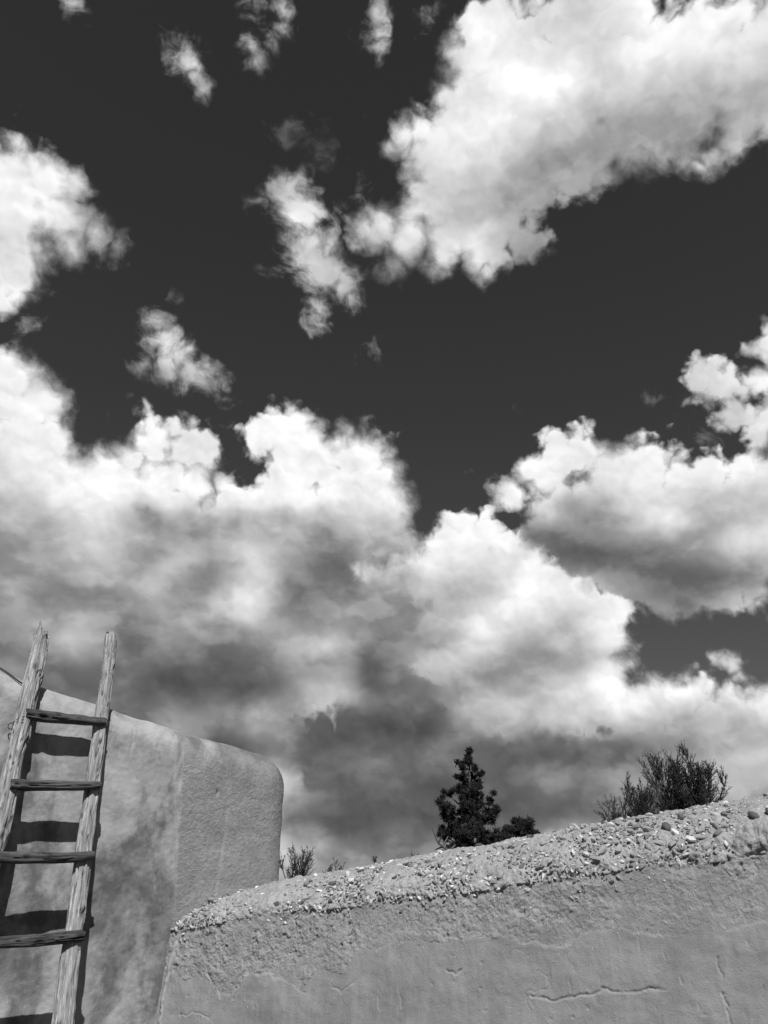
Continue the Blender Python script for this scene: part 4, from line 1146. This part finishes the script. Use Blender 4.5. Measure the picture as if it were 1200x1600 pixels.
def shrub(label, x, y, height, width, stems, seed, mat, density=1.0, base_rise=0.0, lean=(0, 0, 0), group=None, thick=0.006):
    z = float(bank_height(np.array(x), np.array(y))) - 0.05
    root = thing('shrub', label, 'shrub', (x, y, z), group)
    inv = Matrix.Translation(-Vector((x, y, z)))
    st, tw_ = Sticks(seed), Sticks(seed + 1)
    r = st.r
    for k in range(stems):
        a = 2 * math.pi * (k + r.uniform(-0.3, 0.3)) / stems
        out = np.array([math.cos(a), math.sin(a), 0]) * r.uniform(0.15, 1.0)
        p0 = np.array([x, y, z]) + out * 0.02
        up = np.array([0, 0, 1.0])
        if base_rise:
            st.stick([p0, p0 + up * base_rise + out * 0.02], thick * 1.3, thick)
            p0 = p0 + up * base_rise + out * 0.02
        hh = (height - base_rise) * r.uniform(0.72, 1.0) * (1 - 0.25 * np.linalg.norm(out))
        d = unit(up * (height - base_rise) + out * width * 0.62 + np.array(lean))
        P, dl = bend(p0, d, hh * 1.02, r, 8, 0.12, 0.07)
        st.stick(P, thick, thick * 0.35, 4)
        nb = int(13 * density)
        for i in range(nb):
            f = r.uniform(0.2, 0.97)
            q = np.array(P[0]) * 0
            idx = f * (len(P) - 1); i0 = int(idx); q = P[i0] + (P[min(i0 + 1, len(P) - 1)] - P[i0]) * (idx - i0)
            side = unit(np.cross(d, r.normal(size=3)))
            d2 = unit(d * 0.75 + side * 0.62 + up * 0.15)
            l2 = hh * r.uniform(0.18, 0.42) * (1.1 - 0.55 * f)
            P2, _ = bend(q, d2, l2, r, 4, 0.25, 0.10)
            st.stick(P2, thick * 0.5, thick * 0.25)
            for j in range(int(9 * density)):
                f2 = r.uniform(0.15, 1.0) * 4; j0 = min(int(f2), 3)
                q2 = P2[j0] + (P2[j0 + 1] - P2[j0]) * (f2 - j0)
                s2 = unit(np.cross(d2, r.normal(size=3)))
                P3, _ = bend(q2, unit(d2 * 0.8 + s2 * 0.6), l2 * r.uniform(0.15, 0.42), r, 2, 0.2, 0.1)
                tw_.stick(P3, thick * 0.27, thick * 0.16)
                for m in range(2):
                    tw_.blade(P3[1] + (P3[2] - P3[1]) * r.random(), unit(r.normal(size=3) + up * 0.6), height * 0.016, height * 0.004)
    st.build('stems', mat, root, inv)
    tw_.build('twigs', mat, root, inv)
    return root

G = 'bushes on the bank behind the low wall'
shrub('dark bare-twigged bush, left half of the tall pair above the stony wall top', 2.09, 5.9, 0.92, 0.24, 11, 501, mat_twig, 1.5, 0.24, (-0.05, 0, 0), G, 0.005)
shrub('dark dense twiggy bush, right half of the tall pair above the stony wall top', 2.21, 5.8, 0.84, 0.27, 13, 511, mat_twig, 1.6, 0.22, (0.02, 0, 0), G, 0.005)
shrub('low dark spreading bush just left of the tall pair of bushes', 1.86, 6.0, 0.68, 0.34, 12, 521, mat_twig, 1.4, 0.15, (0.02, 0, 0), G, 0.005)
shrub('small dark spreading bush with a thin top, between juniper and tall bushes', 1.72, 6.0, 0.62, 0.38, 12, 531, mat_twig, 1.3, 0.12, (-0.04, 0, 0), G, 0.005)
shrub('grey leafy bush tucked beside the end of the tall adobe wall', -0.93, 9.0, 0.68, 0.42, 9, 541, mat_sage, 1.1, 0.10, (0.04, 0, 0), G, 0.008)
shrub('tiny grey twiggy bush, first to the right of the one beside the tall wall', -0.52, 9.0, 0.45, 0.32, 8, 551, mat_sage, 1.0, 0.10, (0, 0, 0), G, 0.007)
shrub('tiny grey bush, midway between tall wall and juniper', -0.08, 10.0, 0.51, 0.26, 7, 561, mat_sage, 1.0, 0.12, (0, 0, 0), G, 0.007)
shrub('low grey grassy bush, left of the dead branch below the juniper', 0.40, 10.0, 0.54, 0.34, 9, 571, mat_sage, 1.0, 0.12, (0, 0, 0), G, 0.006)
shrub('faint low grey bush close to the foot of the juniper', 0.64, 10.0, 0.57, 0.32, 9, 577, mat_sage, 1.0, 0.12, (0, 0, 0), G, 0.006)

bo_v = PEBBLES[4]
shade_lump = bpy.data.objects.new('shade_lump', bo_v.copy())  # added lump; its near-black colour stands in for a shaded patch
col.objects.link(shade_lump)
shade_lump.data.materials.clear(); shade_lump.data.materials.append(plain('painted_shade', 0.035, 0.9, 0.4, 12))
bmm = bmesh.new(); bmm.from_mesh(shade_lump.data)
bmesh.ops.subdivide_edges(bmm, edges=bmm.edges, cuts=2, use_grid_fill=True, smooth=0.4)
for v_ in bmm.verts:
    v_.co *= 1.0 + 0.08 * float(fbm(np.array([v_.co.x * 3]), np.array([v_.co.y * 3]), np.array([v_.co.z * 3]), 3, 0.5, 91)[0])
bmm.to_mesh(shade_lump.data); bmm.free()
shade_lump.location = (-0.71, 6.0, 1.60); shade_lump.scale = (0.13, 0.12, 0.16); shade_lump.rotation_euler = (0.1, 0.25, 0.4)
tag(shade_lump, 'added dark lump standing in for shade beside the rounded end of the tall wall', 'shade_lump')

def juniper():
    Y0 = 16.0
    base = np.array([1.66, Y0, 1.62])
    root = thing('juniper_tree', 'dark conical juniper tree with a long low branch to the right', 'tree', tuple(base))
    inv = Matrix.Translation(-Vector(base))
    r = np.random.default_rng(88)
    m = 0.01185                                       # metres per unit of the sketch below, at the tree's distance
    def at(dx, dz, dy=0.0):                           # sketch units right of / above the point on the trunk where the wall hides it
        return np.array([1.66 + dx * m, Y0 + dy * m, 2.335 + dz * m])
    trunk_pts = [base, at(-1, 0), at(0, 40), at(2, 90), at(3, 130), at(3, 157)]
    C, u = resample(trunk_pts, 40)
    tk = Sticks(1)
    tk.stick(C, 0.085, 0.008, 8)
    limbs, fol = Sticks(2), Sticks(3)
    tips = [(-40, 28, 22), (-42, 38, 15), (-46, 78, 17), (-40, 60, 20), (-30, 92, 12), (38, 66, 15), (30, 80, 14), (24, 60, 18), (-22, 20, 18), (-25, 10, 14), (22, 15, 16), (10, 8, 16),
            (-18, 118, 9), (-15, 141, 8), (-10, 132, 9), (18, 112, 9), (20, 122, 6), (14, 100, 13), (-16, 100, 13), (10, 132, 7), (2, 150, 7), (0, 140, 9), (4, 120, 11), (-2, 105, 14),
            (-8, 85, 18), (12, 80, 17), (-10, 60, 22), (14, 45, 20), (-20, 45, 22), (-30, 30, 20), (2, 30, 20), (-4, 70, 20), (20, 92, 11), (28, 52, 12), (-34, 74, 12), (3, 158, 4), (-36, 22, 15)]
    low = [(34, 14, 13), (28, 22, 12), (38, 6, 10), (48, 24, 12), (60, 34, 13), (72, 42, 14), (82, 36, 15), (95, 30, 16), (102, 26, 12), (90, 42, 12), (56, 18, 12), (76, 22, 10), (66, 26, 10), (98, 20, 9), (44, 12, 12)]
    def clump(c, rad, n, per=9):
        v = r.normal(size=(n, 3)); v = v / np.linalg.norm(v, axis=1)[:, None] * (rad * r.random((n, 1)) ** 0.45)
        p = np.repeat(c + v * np.array([1, 1, 0.85]), per, 0)
        d = v * 0.6 / (rad + 1e-6) + np.array([0, 0, 0.9]) + r.normal(size=(n, 3)) * 0.5
        d /= np.linalg.norm(d, axis=1)[:, None]
        d = np.repeat(d, per, 0) + r.normal(size=(n * per, 3)) * 0.4
        d /= np.linalg.norm(d, axis=1)[:, None]
        p = p + r.normal(size=p.shape) * 0.015
        l = r.uniform(0.03, 0.085, (n * per, 1)); w = l * 0.25
        q = np.cross(d, r.normal(size=d.shape)); q /= np.linalg.norm(q, axis=1)[:, None] + 1e-9
        V = np.stack([p - q * w * 0.3, p + q * w * 0.3, p + d * l * 0.6 + q * w * 0.5, p + d * l - q * w * 0.1], 1).reshape(-1, 3)
        fol.V.append(V)
        fol.F.append(np.arange(len(V)).reshape(-1, 4) + fol.n)
        fol.n += len(V)
    for dx, dz, rr in tips:
        dx, rr = dx * 1.06, rr * 0.9
        zz = max(dz - abs(dx) * 0.55 - r.uniform(2, 10), 2)
        a = at(np.interp(zz, [0, 160], [-1, 3]), zz)
        dy = r.uniform(-1, 1) * (10 + 0.5 * (160 - dz) * 0.35)
        e = at(dx, dz, dy)
        mid = 0.5 * (a + e) + np.array([0, 0, -0.03]) + r.normal(size=3) * 0.03
        limbs.stick([a, mid, e], 0.022, 0.007, 4)
        rad = rr * m
        for k in range(max(3, int(rr / 3))):
            f = r.uniform(0.45, 1.08)
            c = (a + (e - a) * f) + r.normal(size=3) * rad * 0.42
            clump(c, rad * r.uniform(0.18, 0.36), int(11 + rr * 0.85))
        clump(e, rad * 0.32, int(16 + rr * 0.8))
    # branches towards and away from the viewer
    for k in range(12):
        dz = r.uniform(8, 105)
        reach = (150 - dz) * 0.30 * r.uniform(0.4, 1.0)
        a = r.uniform(0, 6.28)
        e = at(2 + math.cos(a) * reach * 0.7, dz, math.sin(a) * reach * 1.2)
        s0 = at(0, max(dz - reach * 0.5, 1))
        limbs.stick([s0, 0.5 * (s0 + e), e], 0.018, 0.006, 4)
        for j in range(3):
            clump(s0 + (e - s0) * r.uniform(0.6, 1.05) + r.normal(size=3) * 0.06, r.uniform(0.04, 0.09), 22)
    main_low = [at(14, -6), at(34, 2), at(52, 12), at(70, 22), at(86, 30)]
    limbs.stick(main_low, 0.045, 0.016, 6)
    for dx, dz, rr in low:
        f = np.array(main_low); a = f[np.argmin(np.abs(f[:, 0] - (1.66 + (dx - 8) * m)))]
        e = at(dx, dz, r.uniform(-18, 18))
        limbs.stick([a, 0.5 * (a + e) + r.normal(size=3) * 0.02, e], 0.016, 0.006, 4)
        for k in range(7):
            clump(e + r.normal(size=3) * rr * m * 0.5, rr * m * r.uniform(0.25, 0.45), int(14 + rr * 0.8))
    tk.build('trunk', mat_bark, root, inv)
    limbs.build('limbs', mat_bark, root, inv)
    fol.build('crown', mat_leaf, root, inv)

juniper()

dead = thing('dead_branch', 'bare dead branch sticking up left of the foot of the juniper', 'branch', (1.2, 15.6, 1.7))
dinv = Matrix.Translation(-Vector(dead.location))
dk = Sticks(9)
o_ = np.array([1.45, 15.6, 1.65])
dk.stick([o_, o_ + [-0.12, 0, 0.45], o_ + [-0.24, 0, 0.72], o_ + [-0.44, 0, 0.86], o_ + [-0.55, 0, 1.12]], 0.04, 0.012, 5)
for a, b in (((-0.24, 0, 0.72), (-0.05, 0.1, 0.88)), ((-0.44, 0, 0.86), (-0.36, -0.1, 1.02)), ((-0.3, 0, 0.78), (-0.5, 0.1, 0.75)), ((-0.12, 0, 0.45), (0.05, 0, 0.72)), ((-0.36, 0, 0.80), (-0.25, 0.05, 0.98))):
    dk.stick([o_ + a, o_ + 0.5 * (np.array(a) + b) + [0.02, 0, 0.03], o_ + b], 0.022, 0.01, 4)
dk.build('branch_wood', mat_bark, dead, dinv)
